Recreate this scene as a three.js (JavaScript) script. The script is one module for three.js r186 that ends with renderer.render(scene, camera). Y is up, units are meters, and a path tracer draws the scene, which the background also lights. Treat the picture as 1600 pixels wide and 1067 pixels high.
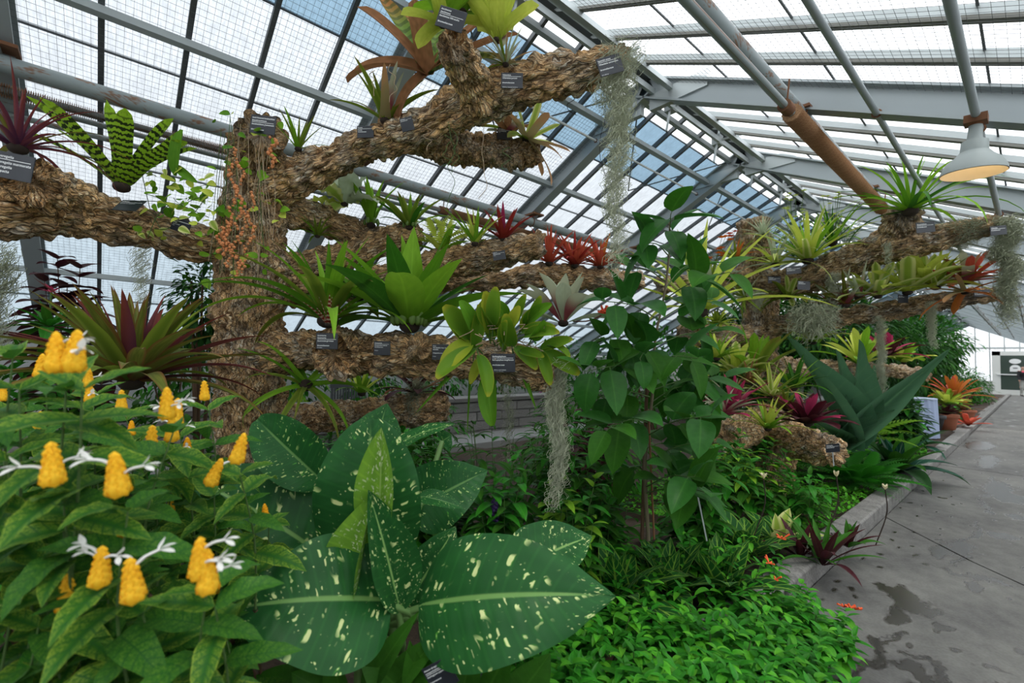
import * as THREE from 'three';
import { mergeGeometries } from 'three/addons/utils/BufferGeometryUtils.js';
import { RoundedBoxGeometry } from 'three/addons/geometries/RoundedBoxGeometry.js';
import { MarchingCubes } from 'three/addons/objects/MarchingCubes.js';
import { createNoise3D } from 'simplex-noise';

// ---------------------------------------------------------------- camera, sky, exposure
const EYE = 1.35, F = 712.24;
const scene = new THREE.Scene();
const camera = new THREE.PerspectiveCamera(2 * Math.atan(533.5 / F) * 180 / Math.PI, 1600 / 1067, 0.05, 200);
const cR = new THREE.Vector3(0.6573, 0.02138, -0.75332), cU = new THREE.Vector3(0.0191, 0.9988, 0.045), cW = new THREE.Vector3(-0.75338, 0.04397, -0.65611);
camera.position.set(0, EYE, 0);
camera.up.copy(cU);
camera.lookAt(cW.x, EYE + cW.y, cW.z);
camera.focus = 2.6; camera.userData.fStop = 2.2;
const renderer = new THREE.WebGLRenderer();
renderer.toneMapping = THREE.LinearToneMapping;
renderer.toneMappingExposure = 1.0;
renderer.shadowMap.enabled = true;

function mulberry(a) { return () => { a |= 0; a = a + 0x6D2B79F5 | 0; let t = Math.imul(a ^ a >>> 15, 1 | a); t = t + Math.imul(t ^ t >>> 7, 61 | t) ^ t; return ((t ^ t >>> 14) >>> 0) / 4294967296; }; }
const R = mulberry(20240611);
const rr = (a, b) => a + (b - a) * R();
const pick = a => a[Math.floor(R() * a.length)];
const n3 = createNoise3D(mulberry(7)), n3b = createNoise3D(mulberry(99));
const clamp = (x, a, b) => Math.min(b, Math.max(a, x)), mix = (a, b, t) => a + (b - a) * t;
const sst = (a, b, x) => { const t = clamp((x - a) / (b - a), 0, 1); return t * t * (3 - 2 * t); };
const V = (x, y, z) => new THREE.Vector3(x, y, z);

{ // bright even overcast, a little brighter towards the zenith
  const w = 64, h = 64, d = new Float32Array(w * h * 4);
  for (let j = 0; j < h; j++) for (let i = 0; i < w; i++) {
    const el = Math.max(0, Math.sin(((j + .5) / h - .5) * Math.PI)), L = 2.35 * (1 + 1.5 * el) / 1.55, o = (j * w + i) * 4;
    d[o] = L * .96; d[o + 1] = L * .985; d[o + 2] = L * 1.02; d[o + 3] = 1;
  }
  const t = new THREE.DataTexture(d, w, h, THREE.RGBAFormat, THREE.FloatType);
  t.mapping = THREE.EquirectangularReflectionMapping; t.magFilter = THREE.LinearFilter; t.colorSpace = THREE.LinearSRGBColorSpace; t.needsUpdate = true;
  scene.background = t;
}

{ // the veiled sun, high and soft
  const sun = new THREE.DirectionalLight(0xfff6e8, 1.6); sun.position.set(-1.2, 12, -1); sun.target.position.set(-3, 0, -4); sun.castShadow = true; sun.shadow.radius = 34; sun.shadow.mapSize.set(4096, 4096);
  Object.assign(sun.shadow.camera, { left: -24, right: 24, top: 24, bottom: -24, near: .5, far: 60 }); scene.add(sun, sun.target);
}
// ---------------------------------------------------------------- helpers
/** the point seen at photo position (px, py), z metres deep */
function at(px, py, z) {
  return V(0, EYE, 0).addScaledVector(cR, (px - 800) / F * z).addScaledVector(cU, -(py - 533.5) / F * z).addScaledVector(cW, z);
}
const used = new Map();
function numbered(n) { const k = used.get(n) || 0; used.set(n, k + 1); return k ? n + '_' + String(k).padStart(3, '0') : n; }
function mesh(name, geo, mat, parent) { const m = new THREE.Mesh(geo, mat); m.name = name; m.castShadow = m.receiveShadow = true; parent.add(m); return m; }
function thing(name, label, category, pos, group, kind) {
  const o = new THREE.Group(); o.name = numbered(name); scene.add(o); if (pos) o.position.copy(pos);
  o.userData = { label, category }; if (group) o.userData.group = group; if (kind) o.userData.kind = kind; return o;
}
function struct(name, label, category) { const o = new THREE.Group(); o.name = name; o.userData = { kind: 'structure', label, category }; scene.add(o); return o; }
function single(name, label, category, geo, mat, pos, group, kind) {
  const m = mesh(numbered(name), geo, mat, scene); if (pos) m.position.copy(pos);
  m.userData = { label, category }; if (group) m.userData.group = group; if (kind) m.userData.kind = kind; return m;
}
const lin = (r, g, b) => new THREE.Color().setRGB(r, g, b);
const std = (c, rough = .7, metal = 0, extra = {}) => new THREE.MeshStandardMaterial({ color: Array.isArray(c) ? lin(...c) : c, roughness: rough, metalness: metal, ...extra });
function dataTex(w, h, f, srgb = false, rx = 1, ry = 1) {
  const d = new Uint8Array(w * h * 4);
  for (let j = 0; j < h; j++) for (let i = 0; i < w; i++) {
    const c = f((i + .5) / w, (j + .5) / h), o = (j * w + i) * 4;
    for (let k = 0; k < 3; k++) { let v = clamp(c[k] ?? c[0], 0, 1); if (srgb) v = v <= .0031308 ? v * 12.92 : 1.055 * Math.pow(v, 1 / 2.4) - .055; d[o + k] = v * 255 + .5; }
    d[o + 3] = 255;
  }
  const t = new THREE.DataTexture(d, w, h); t.wrapS = t.wrapT = THREE.RepeatWrapping; t.magFilter = THREE.LinearFilter; t.minFilter = THREE.LinearMipmapLinearFilter; t.generateMipmaps = true;
  if (srgb) t.colorSpace = THREE.SRGBColorSpace; t.repeat.set(rx, ry); t.needsUpdate = true; return t;
}
const col = (w, h, f, rx, ry) => dataTex(w, h, f, true, rx, ry), gray = (w, h, f, rx, ry) => dataTex(w, h, (u, v) => { const x = f(u, v); return [x, x, x]; }, false, rx, ry);
const mix3 = (a, b, t) => [mix(a[0], b[0], t), mix(a[1], b[1], t), mix(a[2], b[2], t)];
/** noise that repeats over the unit square */
function tn(u, v, f, s = 0) { const a = u * 2 * Math.PI, b = v * 2 * Math.PI, r = f / (2 * Math.PI); return n3(Math.cos(a) * r + s * 7.3, Math.sin(a) * r + Math.cos(b) * r * 1.3, Math.sin(b) * r * 1.3 + s * 3.1); }
function box(x0, x1, y0, y1, z0, z1) { const g = new THREE.BoxGeometry(x1 - x0, y1 - y0, z1 - z0); g.translate((x0 + x1) / 2, (y0 + y1) / 2, (z0 + z1) / 2); return g; }
/** a straight bar from a to b: w across, h along the 'up' hint */
function bar(a, b, w, h, up = V(0, 1, 0)) {
  const y = b.clone().sub(a), L = y.length(); y.normalize();
  const x = y.clone().cross(up).normalize(), z = x.clone().cross(y);
  const g = new THREE.BoxGeometry(w, L, h); g.applyMatrix4(new THREE.Matrix4().makeBasis(x, y, z).setPosition(a.clone().add(b).multiplyScalar(.5))); return g;
}
function rod(a, b, r0, r1 = r0, n = 8, open = false) {
  const y = b.clone().sub(a), L = y.length(); y.normalize();
  const g = new THREE.CylinderGeometry(r1, r0, L, n, 1, open);
  g.applyQuaternion(new THREE.Quaternion().setFromUnitVectors(V(0, 1, 0), y)); const c = a.clone().add(b).multiplyScalar(.5); g.translate(c.x, c.y, c.z); return g;
}
function tube(pts, r, seg = 16, n = 6, taper = 0) {
  const c = new THREE.CatmullRomCurve3(pts), g = new THREE.TubeGeometry(c, seg, r, n, false);
  if (taper) { const p = g.attributes.position; for (let i = 0; i <= seg; i++) { const q = c.getPointAt(i / seg), k = 1 - taper * i / seg; for (let j = 0; j <= n; j++) { const o = i * (n + 1) + j; p.setXYZ(o, q.x + (p.getX(o) - q.x) * k, q.y + (p.getY(o) - q.y) * k, q.z + (p.getZ(o) - q.z) * k); } } }
  return g;
}
const merge = a => mergeGeometries(a.map(g => g.index ? g.toNonIndexed() : g).map(g => { for (const k of Object.keys(g.attributes)) if (!['position', 'normal', 'uv'].includes(k)) g.deleteAttribute(k); return g; }), false);

// ---------------------------------------------------------------- structure: greenhouse shell
const RX = -2.58, RY = EYE + 2.98, SL = .492, XL = -8, XR = 2.84, D0 = -4, D1 = 40.5;
const roofY = x => RY - SL * Math.abs(x - RX);
const M = {};
M.steel = std([.33, .37, .38], .55, .25); M.dark = std([.09, .1, .105], .6, .2); M.galv = std([.42, .46, .46], .45, .4);
M.white = std([.72, .74, .74], .5); M.rust = std([.17, .075, .035], .9, .1);
{
  const f = (u, v) => { const a = tn(u, v, 6, 1) * .5 + .5, b = tn(u, v, 30, 2) * .5 + .5; return mix3([.25, .29, .29], [.2, .11, .065], sst(.62, .85, a * .7 + b * .35)); };
  M.pipe = new THREE.MeshStandardMaterial({ map: col(256, 256, f), roughness: .55, metalness: .2 });
  M.fin = new THREE.MeshStandardMaterial({ map: col(128, 128, (u, v) => { const a = tn(u, v, 12, 4) * .5 + .5; return mix3([.26, .13, .06], [.52, .31, .16], a); }), roughness: .9 });
}
const paneTex = col(128, 256, (u, v) => { const s = .91 + .07 * tn(u, v * .15, 30, 3) + .04 * tn(u, v, 9, 8); return [s, s, s]; });
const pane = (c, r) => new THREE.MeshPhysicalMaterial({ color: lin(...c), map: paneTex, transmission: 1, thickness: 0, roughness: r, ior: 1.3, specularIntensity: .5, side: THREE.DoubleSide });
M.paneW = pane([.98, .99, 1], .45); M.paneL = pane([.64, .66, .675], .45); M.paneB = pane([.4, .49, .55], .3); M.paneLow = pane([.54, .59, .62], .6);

{ // ground, path and kerb
  const outside = mesh('ground', box(-60, 60, -.3, -.12, -90, 40), std([.3, .31, .3], 1), scene); outside.userData = { kind: 'structure', label: 'open ground outside the glasshouse walls', category: 'ground' };
  const soilT = col(512, 512, (u, v) => { const a = tn(u, v, 40, 2) * .5 + .5, b = tn(u, v, 110, 5) * .5 + .5; return mix3([.018, .012, .008], [.07, .045, .028], a * .5 + b * .5); }, 1, 1);
  const sg = new THREE.PlaneGeometry(5.2, 41, 60, 300); sg.rotateX(-Math.PI / 2); const sp = sg.attributes.position, su = sg.attributes.uv;
  for (let i = 0; i < sp.count; i++) { const x = sp.getX(i), z = sp.getZ(i); sp.setY(i, .05 + .04 * n3(x * 1.3, 0, z * 1.3) + .02 * n3(x * 6, 2, z * 6)); su.setXY(i, x / 1.5, z / 1.5); }
  sg.computeVertexNormals();
  const soil = mesh('ground_bed', sg, new THREE.MeshStandardMaterial({ map: soilT, roughness: 1 }), scene); soil.position.set(-3.72, 0, -18.3); soil.userData = { kind: 'structure', label: 'dark bark mulch soil of the planting bed', category: 'soil' };
  soil.receiveShadow = true;

  // concrete walk, cast in bays with an open joint between them
  const seg = (px, py, ax, ay, bx, by) => { const dx = bx - ax, dy = by - ay, t = clamp(((px - ax) * dx + (py - ay) * dy) / (dx * dx + dy * dy), 0, 1); return Math.hypot(px - ax - t * dx, py - ay - t * dy); };
  const cracks = [[-.47, 3.1, -.55, 2.95, -.5, 2.75, -.56, 2.5, -.62, 2.3], [-.43, 2.9, -.36, 2.95, -.28, 2.82, -.22, 2.6], [-.41, 4.5, -.34, 4.75, -.42, 5.1, -.33, 5.5, -.38, 5.9], [-.3, 6.3, -.42, 7, -.3, 7.8, -.4, 8.6], [.1, 3, .2, 3.6, .12, 4.3]];
  const puddles = [[-.6, 3.66, .1, .1], [-.5, 3.58, .1, .09], [-.47, 3.5, .09, .1], [-.53, 3.3, .05, .12], [-.33, 4.3, .14, .05], [-.2, 4.36, .1, .03], [-.5, 4.75, .06, .22], [-.4, 4.95, .07, .2], [-.28, 4.15, .03, .1], [-.32, 7.8, .12, .5], [-.2, 7.3, .15, .25], [-.42, 2.78, .06, .06], [-.3, 2.75, .12, .06], [-.25, 2.62, .16, .06], [-.36, 3.35, .03, .05], [-.16, 3.1, .05, .03], [-.12, 2.9, .06, .03], [-.5, 10, .12, .8], [.1, 3.3, .06, .05], [-.7, 12, .2, .8], [-.2, 5.6, .1, .12], [-.1, 6.4, .12, .1]];
  const wet = (x, d) => {
    let w = 0; const wx = x + .03 * n3(x * 9, d * 5, 1) + .012 * n3(x * 30, d * 18, 4), wd = d + .06 * n3(x * 8, d * 4, 9) + .02 * n3(x * 30, d * 20, 14);
    for (const [a, b, c, e] of puddles) w = Math.max(w, 1.15 - Math.hypot((wx - a) / c, (wd - b) / e));
    for (const k of cracks) for (let i = 0; i + 3 < k.length; i += 2) { const q = seg(wx, wd, k[i], k[i + 1], k[i + 2], k[i + 3]); w = Math.max(w, .55 - q * 22); }
    w = Math.max(w, (n3(x * 8, d * 4.2, 40) - .74) * 2.2); // splashes
    return clamp(w * 4, 0, 1);
  };
  const conc = (x, d) => {
    const a = n3(x * 1.5, d * 1.1, 3), b = n3(x * 9, d * 7, 5), c = n3(x * 60, d * 60, 6);
    let k = [.1 + .026 * a + .016 * b + .016 * c, .098 + .026 * a + .016 * b + .016 * c, .089 + .022 * a + .014 * b + .016 * c];
    for (const q of cracks) for (let i = 0; i + 3 < q.length; i += 2) { const s = seg(x + .012 * n3(x * 40, d * 40, 2), d + .02 * n3(x * 22, d * 22, 8), q[i], q[i + 1], q[i + 2], q[i + 3]); if (s < .006) k = mix3(k, [.03, .028, .025], sst(.006, .003, s)); }
    const w = wet(x, d); return mix3(k, [k[0] * .3, k[1] * .27, k[2] * .23], w);
  };
  const path = struct('floor', 'damp cracked concrete walk beside the planting bed', 'path');
  const bays = [[-4, 2.2], [2.2, 5.5], [4.3, 9], [9, 16], [16, 26], [26, 40.5]];
  bays.forEach(([a, b], n) => {
    const x0 = -.93, x1 = 2.75, W = x1 - x0, D = b - a, tw = [64, 640, 640, 256, 64, 64][n], th = [64, 512, 768, 384, 64, 64][n];
    const xs = u => x0 + u * W, ds = v => a + v * D;
    const jd = x => 4.36 + 1.2 * Math.max(0, -.07 - x), g = new THREE.BoxGeometry(W, .1, D - .024, 12, 1, 1).translate(x0 + W / 2, -.05, -(a + b) / 2), p = g.attributes.position, q = g.attributes.uv;
    for (let i = 0; i < p.count; i++) { const x = p.getX(i); if (n == 1 && p.getZ(i) < -4) p.setZ(i, -jd(x) + .012); if (n == 2 && p.getZ(i) > -5) p.setZ(i, -jd(x) - .012); q.setXY(i, (x - x0) / W, (-p.getZ(i) - a) / D); } // the joint in view runs askew
    const m = new THREE.MeshStandardMaterial({ map: col(tw, th, (u, v) => conc(xs(u), ds(v))), roughnessMap: gray(tw / 2, th / 2, (u, v) => mix(.8, .22, wet(xs(u), ds(v)))), roughness: 1, bumpMap: gray(tw / 2, th / 2, (u, v) => .5 + .3 * n3(xs(u) * 30, ds(v) * 30, 1) * (1 - wet(xs(u), ds(v)))), bumpScale: .003 });
    for (const t of [m.map, m.roughnessMap, m.bumpMap]) t.wrapS = t.wrapT = THREE.ClampToEdgeWrapping;
    mesh('slab', g, m, path);
  });
  mesh('joint_fill', box(-.93, 2.75, -.12, -.02, -40.5, 4), std([.02, .02, .018], 1), path);
  const kt = col(512, 512, (u, v) => { const a = tn(u, v, 30, 2), b = tn(u, v, 90, 3), c = tn(u, v, 5, 9); const k = .17 + .05 * a + .05 * b + .04 * c; return [k, k * .97, k * .9]; });
  const kerb = struct('kerb', 'worn concrete kerb between the bed and the walk', 'kerb');
  for (let i = 0; i < 9; i++) { const a = -3 + i * 1.85, b = a + 1.84; const g = new RoundedBoxGeometry(.16, .2, b - a, 2, .018); const p = g.attributes.position, q = g.attributes.uv; for (let k = 0; k < p.count; k++) q.setXY(k, (p.getX(k) + p.getY(k)) * 1.3, p.getZ(k) * 1.3 + i * .37); g.translate(-1.02, .02, -(a + b) / 2); mesh('kerb_stone', g, new THREE.MeshStandardMaterial({ map: kt, roughness: .9 }), kerb); }
  mesh('back_kerb', box(-1.2, -.98, -.1, .05, -40, -13.7), new THREE.MeshStandardMaterial({ map: kt, roughness: .9 }), kerb);
  mesh('back_aisle', box(-6.25, -5.45, -.1, .13, -40, 3.9), std([.22, .22, .21], .85), path);
}
{ // knee walls, end walls
  const stone = [0, 1, 2, 3].map(k => std([.2 + .035 * k, .195 + .03 * k, .18 + .03 * k], .95));
  const bump = gray(128, 128, (u, v) => .5 + .25 * tn(u, v, 9, 1) + .2 * tn(u, v, 30, 2));
  for (const m of stone) { m.bumpMap = bump; m.bumpScale = .03; }
  const wl = struct('bench_front', 'low grey split-stone wall under the sloping glass', 'wall');
  mesh('core', box(-6.65, -6.3, 0, .66, -40.4, 3.9), std([.1, .1, .095], 1), wl);
  mesh('coping', new RoundedBoxGeometry(.48, .07, 44.3, 2, .012).translate(-6.46, .69, -18.25), stone[1], wl);
  const bg = [.28, .42, .55, .68].map(w => { const g = new RoundedBoxGeometry(.09, .148, w - .012, 2, .012); const p = g.attributes.position; for (let i = 0; i < p.count; i++) if (p.getX(i) > .03) p.setX(i, p.getX(i) + .012 * n3(p.getY(i) * 9, p.getZ(i) * 9, w * 20)); g.computeVertexNormals(); return [w, g]; });
  for (let r = 0; r < 4; r++) { let z = 2.5 - rr(0, .4); while (z > -15) { const [w, g] = pick(bg); mesh('stone_block', g, pick(stone), wl).position.set(-6.29, .085 + r * .158, z - w / 2); z -= w; } }
  mesh('bench_soil', box(XL + .1, -6.65, .3, .62, -40.4, 3.9), std([.03, .022, .015], 1), wl);
  const wo = struct('wall_left', 'pale sill wall at the foot of the sloping glass', 'wall'); mesh('base', box(XL - .15, XL + .1, -.2, roofY(XL) - .12, -40.4, 4), std([.42, .43, .42], .9), wo);
  const wr = struct('wall_right', 'low masonry wall and upright glass beside the walk', 'wall');
  mesh('base', box(XR - .1, XR + .15, -.2, .75, -40.4, 4), std([.35, .35, .34], .9), wr);
  mesh('pane', box(XR - .01, XR + .01, .75, roofY(XR) - .05, -40.4, 4), M.paneW, wr);
  // gable ends
  const gable = (z, y0, name, label) => {
    const g = struct(name, label, 'wall'), s = new THREE.Shape(); s.moveTo(XL, y0); s.lineTo(XR, y0); s.lineTo(XR, roofY(XR)); s.lineTo(RX, RY); s.lineTo(XL, roofY(XL)); s.closePath();
    mesh('pane', new THREE.ExtrudeGeometry(s, { depth: .01, bevelEnabled: false }).translate(0, 0, z), M.paneW, g);
    mesh('base', box(XL, XR, -.2, y0, z - .08, z + .08), std([.4, .4, .39], .9), g);
    for (let x = XL + .6; x < XR; x += .62) mesh('mullion', box(x - .025, x + .025, y0, roofY(x), z - .04, z + .05), M.galv, g);
    mesh('rail', box(XL, XR, 2.75, 2.85, z - .05, z + .06), M.galv, g);
    return g;
  };
  gable(-D1, .8, 'wall_back', 'far glazed gable of the glasshouse with the exit');
  gable(-D0, .8, 'wall_front', 'near glazed gable of the glasshouse behind the viewer');
}
{ // framed roof: rafters, glazing bars, purlins, panes
  const up = s => V(s * SL, 1, 0).normalize();             // normal of a slope; s=-1 left slope
  const line = (x, d, drop) => V(x, roofY(x) - drop, -d);
  for (const [side, s, xe, name, label] of [['left', -1, XL, 'roof_left', 'glazed slope over the bed with steel rafters and dark bars'], ['right', 1, XR, 'roof_right', 'glazed slope over the walk with pale steel rafters and mesh-wrapped bars']]) {
    const rf = struct(name, label, 'roof');
    const bm = s < 0 ? M.dark : M.galv;
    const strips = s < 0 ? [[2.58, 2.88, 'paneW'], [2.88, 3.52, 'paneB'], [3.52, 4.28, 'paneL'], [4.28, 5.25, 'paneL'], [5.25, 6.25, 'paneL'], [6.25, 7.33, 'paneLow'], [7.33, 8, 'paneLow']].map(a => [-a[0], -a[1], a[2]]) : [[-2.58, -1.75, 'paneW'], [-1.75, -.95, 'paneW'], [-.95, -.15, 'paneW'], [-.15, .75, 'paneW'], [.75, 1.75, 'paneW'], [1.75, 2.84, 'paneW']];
    // rafters every fifth bar
    for (let k = -2; k < 18; k++) {
      const d = -.63 + 2.325 * k; if (d < D0 || d > D1) continue;
      const a = V(RX, RY, -d), b = V(xe, roofY(xe), -d), n = up(s), o = t => n.clone().multiplyScalar(t), g = [];
      const J = (w, h, off) => g.push(bar(a.clone().add(o(off)), b.clone().add(o(off)), w, h, n));
      J(.022, .2, -.13); J(.13, .018, -.03); J(.13, .018, -.225);
      mesh('rafter', merge(g), M.steel, rf);
      if (k > -2 && k < 9) { // bolted splice at the ridge, bracket plates
        const c = line(RX + s * .35, d, .13); mesh('gusset', box(c.x - .3, c.x + .3, c.y - .1, c.y + .06, -d - .03, -d + .03), M.galv, rf);
        const px = s < 0 ? -4.23 : -1.19, y = roofY(px) - .27;
        mesh('bracket', merge([box(px - .09, px + .09, y - .012, y + .01, -d - .09, -d + .09)]), M.rust, rf);
        const q = new THREE.BufferGeometry().setFromPoints([V(px - .07, y, -d), V(px + .07, y, -d), V(px, y - .13, -d), V(px + .07, y, -d - .01), V(px - .07, y, -d - .01), V(px, y - .13, -d - .01)]); q.computeVertexNormals(); q.setAttribute('uv', new THREE.Float32BufferAttribute(new Float32Array(12), 2));
        mesh('bracket_web', q, M.galv, rf);
      }
    }
    // bars
    for (let k = -7; k < 88; k++) {
      const d = -.63 + .465 * k; if (d > D1 || k % 5 === 0) continue;
      mesh('glazing_bar', bar(line(RX, d, .03), line(xe, d, .03), .034, .05, up(s)), bm, rf);
      if (s > 0 && k < 20) mesh('bar_wrap', bar(line(RX + .2, d, .075), line(xe, d, .075), .05, .02, up(s)), M.wrap ||= std([.2, .2, .18], .9), rf);
    }
    // panes, one between each two bars and laps up to where they blur together
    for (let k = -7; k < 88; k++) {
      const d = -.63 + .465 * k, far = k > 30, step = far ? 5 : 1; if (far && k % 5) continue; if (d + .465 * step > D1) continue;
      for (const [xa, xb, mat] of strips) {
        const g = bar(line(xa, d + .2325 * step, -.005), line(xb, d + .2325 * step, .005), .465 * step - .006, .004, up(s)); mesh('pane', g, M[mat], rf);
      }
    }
    for (const st of strips) mesh('lap_bar', bar(line(st[1], D0, .012), line(st[1], D1, .012), .012, .012), M.dark, rf);
    const pur = s < 0 ? [[-3.05, .07], [-3.92, .07], [-6.7, .075]] : [[-2.3, .05]];
    for (const [x, w] of pur) { mesh('purlin', bar(line(x, D0, .12), line(x, D1, .12), w, .05, V(0, 1, 0)), M.galv, rf); }
    mesh('eave', bar(line(xe, D0, .05), line(xe, D1, .05), .14, .12), M.galv, rf);
  }
  const rg = struct('roof_ridge', 'steel ridge channel with opener arms along the peak', 'roof');
  for (const [dx, dy, w] of [[-.16, -.13, .05], [.16, -.13, .05], [0, -.04, .16], [.09, -.22, .03]]) mesh('ridge_rail', box(RX + dx - w / 2, RX + dx + w / 2, RY + dy - .03, RY + dy + .03, -D1, -D0), w > .1 ? M.dark : M.galv, rg);
  for (let k = 0; k < 20; k++) { const d = 1.1 + 1.1 * k, c = V(RX + .05, RY - .2, -d); mesh('opener_arm', merge([bar(c.clone().add(V(-.02, -.28, .05)), c.clone().add(V(.03, .2, 0)), .03, .02), bar(c, c.clone().add(V(.3, .0, -.05)), .02, .02), box(c.x - .05, c.x + .05, c.y - .06, c.y + .06, c.z - .05, c.z + .05)]), M.galv, rg); }
  // tie rods, diagonal braces under the left slope near the ridge
  for (let k = 0; k < 8; k++) { const d = 1.7 + 2.325 * k; for (const e of [0, 1]) mesh('brace', rod(V(-2.75, roofY(-2.75) - .1, -(d + (e ? 2.2 : .1))), V(-3.6, roofY(-3.6) - .12, -(d + 1.15)), .008), M.dark, rg); }
}
{ // bird netting under the first bays of the left slope and over the walk
  const wires = (name, label, x0, x1, d0, d1, drop, st) => {
    const g = [], y = x => roofY(x) - drop;
    for (let x = x0; x <= x1 + 1e-6; x += st) g.push(bar(V(x, y(x), -d0), V(x, y(x), -d1), .0015, .0015));
    for (let d = d0; d <= d1 + 1e-6; d += st) g.push(bar(V(x0, y(x0), -d), V(x1, y(x1), -d), .0015, .0015));
    single(name, label, 'netting', merge(g), M.net ||= std([.12, .13, .13], .8), null, null, 'stuff');
  };
  wires('bird_netting', 'fine wire netting stretched under the sloping glass above the bed', -7.2, -2.9, -1.6, 4.2, .1, .042);
  wires('bird_netting', 'fine wire netting stretched over the walk under the roof', -2.2, 1.2, 1.2, 3.9, .11, .042);
}
{ // pipes and lamp
  const pipe = (name, label, x, h, d0, d1, r, mat = M.pipe) => { const g = new THREE.CylinderGeometry(r, r, d1 - d0, 20); const q = g.attributes.uv; for (let i = 0; i < q.count; i++) q.setXY(i, q.getX(i) * 6.28 * r * 2, q.getY(i) * (d1 - d0) * .7); g.rotateX(Math.PI / 2).translate(x, EYE + h, -(d0 + d1) / 2); const o = thing(name, label, 'pipe'); mesh('tube', g, mat, o); for (let d = 3.97; d < d1 - .2; d += 2.325) if (d > d0) mesh('strap', new THREE.TorusGeometry(r + .006, .006, 5, 18).translate(x, EYE + h, -d), M.rust, o); return o; };
  pipe('heating_pipe', 'thick grey steam pipe hung under the slope behind the bark tree', -4.23, 1.80, -3, 36, .055);
  const rp = pipe('heating_pipe', 'thick grey pipe running below the rafters over the walk', -1.19, 2.0, -3, 36, .057);
  pipe('water_pipe', 'thin grey pipe low behind the bark tree, upper of two', -4.6, 1.715, -3, 30, .02); pipe('water_pipe', 'thin grey pipe low behind the bark tree, lower of two', -4.7, 1.655, -3, 30, .02);
  pipe('conduit', 'slim grey conduit between the thick pipe and the lamp', -.7, 1.8, -3, 36, .02, M.steel);
  pipe('tie_rail', 'thin white rail strung below the glass behind the hanging moss', -3.2, 2.5, 2.2, 30, .012, M.white);
  const finned = (label, x, h, spans, r) => {
    const o = thing('finned_pipe', label, 'pipe'), tg = new THREE.CylinderGeometry(.026, .026, 34, 12).rotateX(Math.PI / 2).translate(x, EYE + h, -15); mesh('tube', tg, M.pipe, o);
    for (const [a, b] of spans) { // spiral fins: thin toothed discs along the tube
      const g = [], n = Math.min(300, Math.floor((b - a) / .011)), st = (b - a) / n;
      for (let i = 0; i < n; i++) { const s = 22, ring = new THREE.RingGeometry(.026, r, s, 1), p = ring.attributes.position; for (let k = s + 1; k < p.count; k += 2) p.setXY(k, p.getX(k) * .86, p.getY(k) * .86); ring.rotateZ(i * .37); p.needsUpdate = true; ring.translate(x, EYE + h, -(a + i * st)); g.push(ring); }
      const f = mesh('fins', merge(g), M.finD ||= (() => { const m = M.fin.clone(); m.side = THREE.DoubleSide; return m; })(), o); f.userData.kind = 'stuff';
      for (const e of [a - .1, b + .1]) mesh('coupling', merge([rod(V(x, EYE + h, -e + .05), V(x, EYE + h, -e - .05), .045, .045, 12), rod(V(x, EYE + h, -e), V(x + .02, EYE + h + .2, -e), .006)]), M.rust, o);
    }
  };
  finned('rust-brown finned radiator tube beside the thick pipe over the walk', -1.13, 1.85, [[3.63, 6.6]], .068);
  finned('rust-brown finned radiator tubes under the pipe behind the bark tree', -4.4, 1.7, [[-1.8, 1.3], [2.85, 6.0]], .05);
  // lamp
  const lp = pipe('lamp_pipe', 'narrow pipe that carries the enamel lamp', -.2, 1.5, -3, 36, .021, M.steel);
  const p = V(-.205, EYE + 1.43, -3.77), L = thing('pendant_lamp', 'grey enamel dome lamp hanging from the narrow pipe', 'lamp', p);
  const prof = [[.03, .02], [.035, -.06], [.06, -.075], [.062, -.13], [.07, -.14], [.085, -.16], [.12, -.19], [.142, -.235], [.148, -.26]];
  mesh('shade', new THREE.LatheGeometry(prof.map(a => new THREE.Vector2(...a)), 40), std([.3, .34, .33], .55, 0, { side: THREE.DoubleSide }), L);
  mesh('reflector', new THREE.LatheGeometry(prof.slice(4).map(a => new THREE.Vector2(a[0] - .004, a[1] - .003)), 40), std([.62, .52, .36], .5, 0, { side: THREE.DoubleSide }), L);
  mesh('clamp', merge([box(-.05, .05, .03, .075, -.05, .05), rod(V(0, -.02, 0), V(0, .05, 0), .022)]), M.rust, L);
  const b = mesh('bulb', new THREE.SphereGeometry(.03, 16, 12).translate(0, -.19, 0), new THREE.MeshStandardMaterial({ color: 0xfff0d0, emissive: lin(1, .85, .6), emissiveIntensity: 1.2 }), L);
  L.rotation.z = -.06; L.rotation.x = .05;
  const pl = new THREE.PointLight(0xffe6c0, .06, 0, 2); pl.position.copy(p).add(V(0, -.19, 0)); pl.castShadow = true; scene.add(pl);
}
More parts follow.
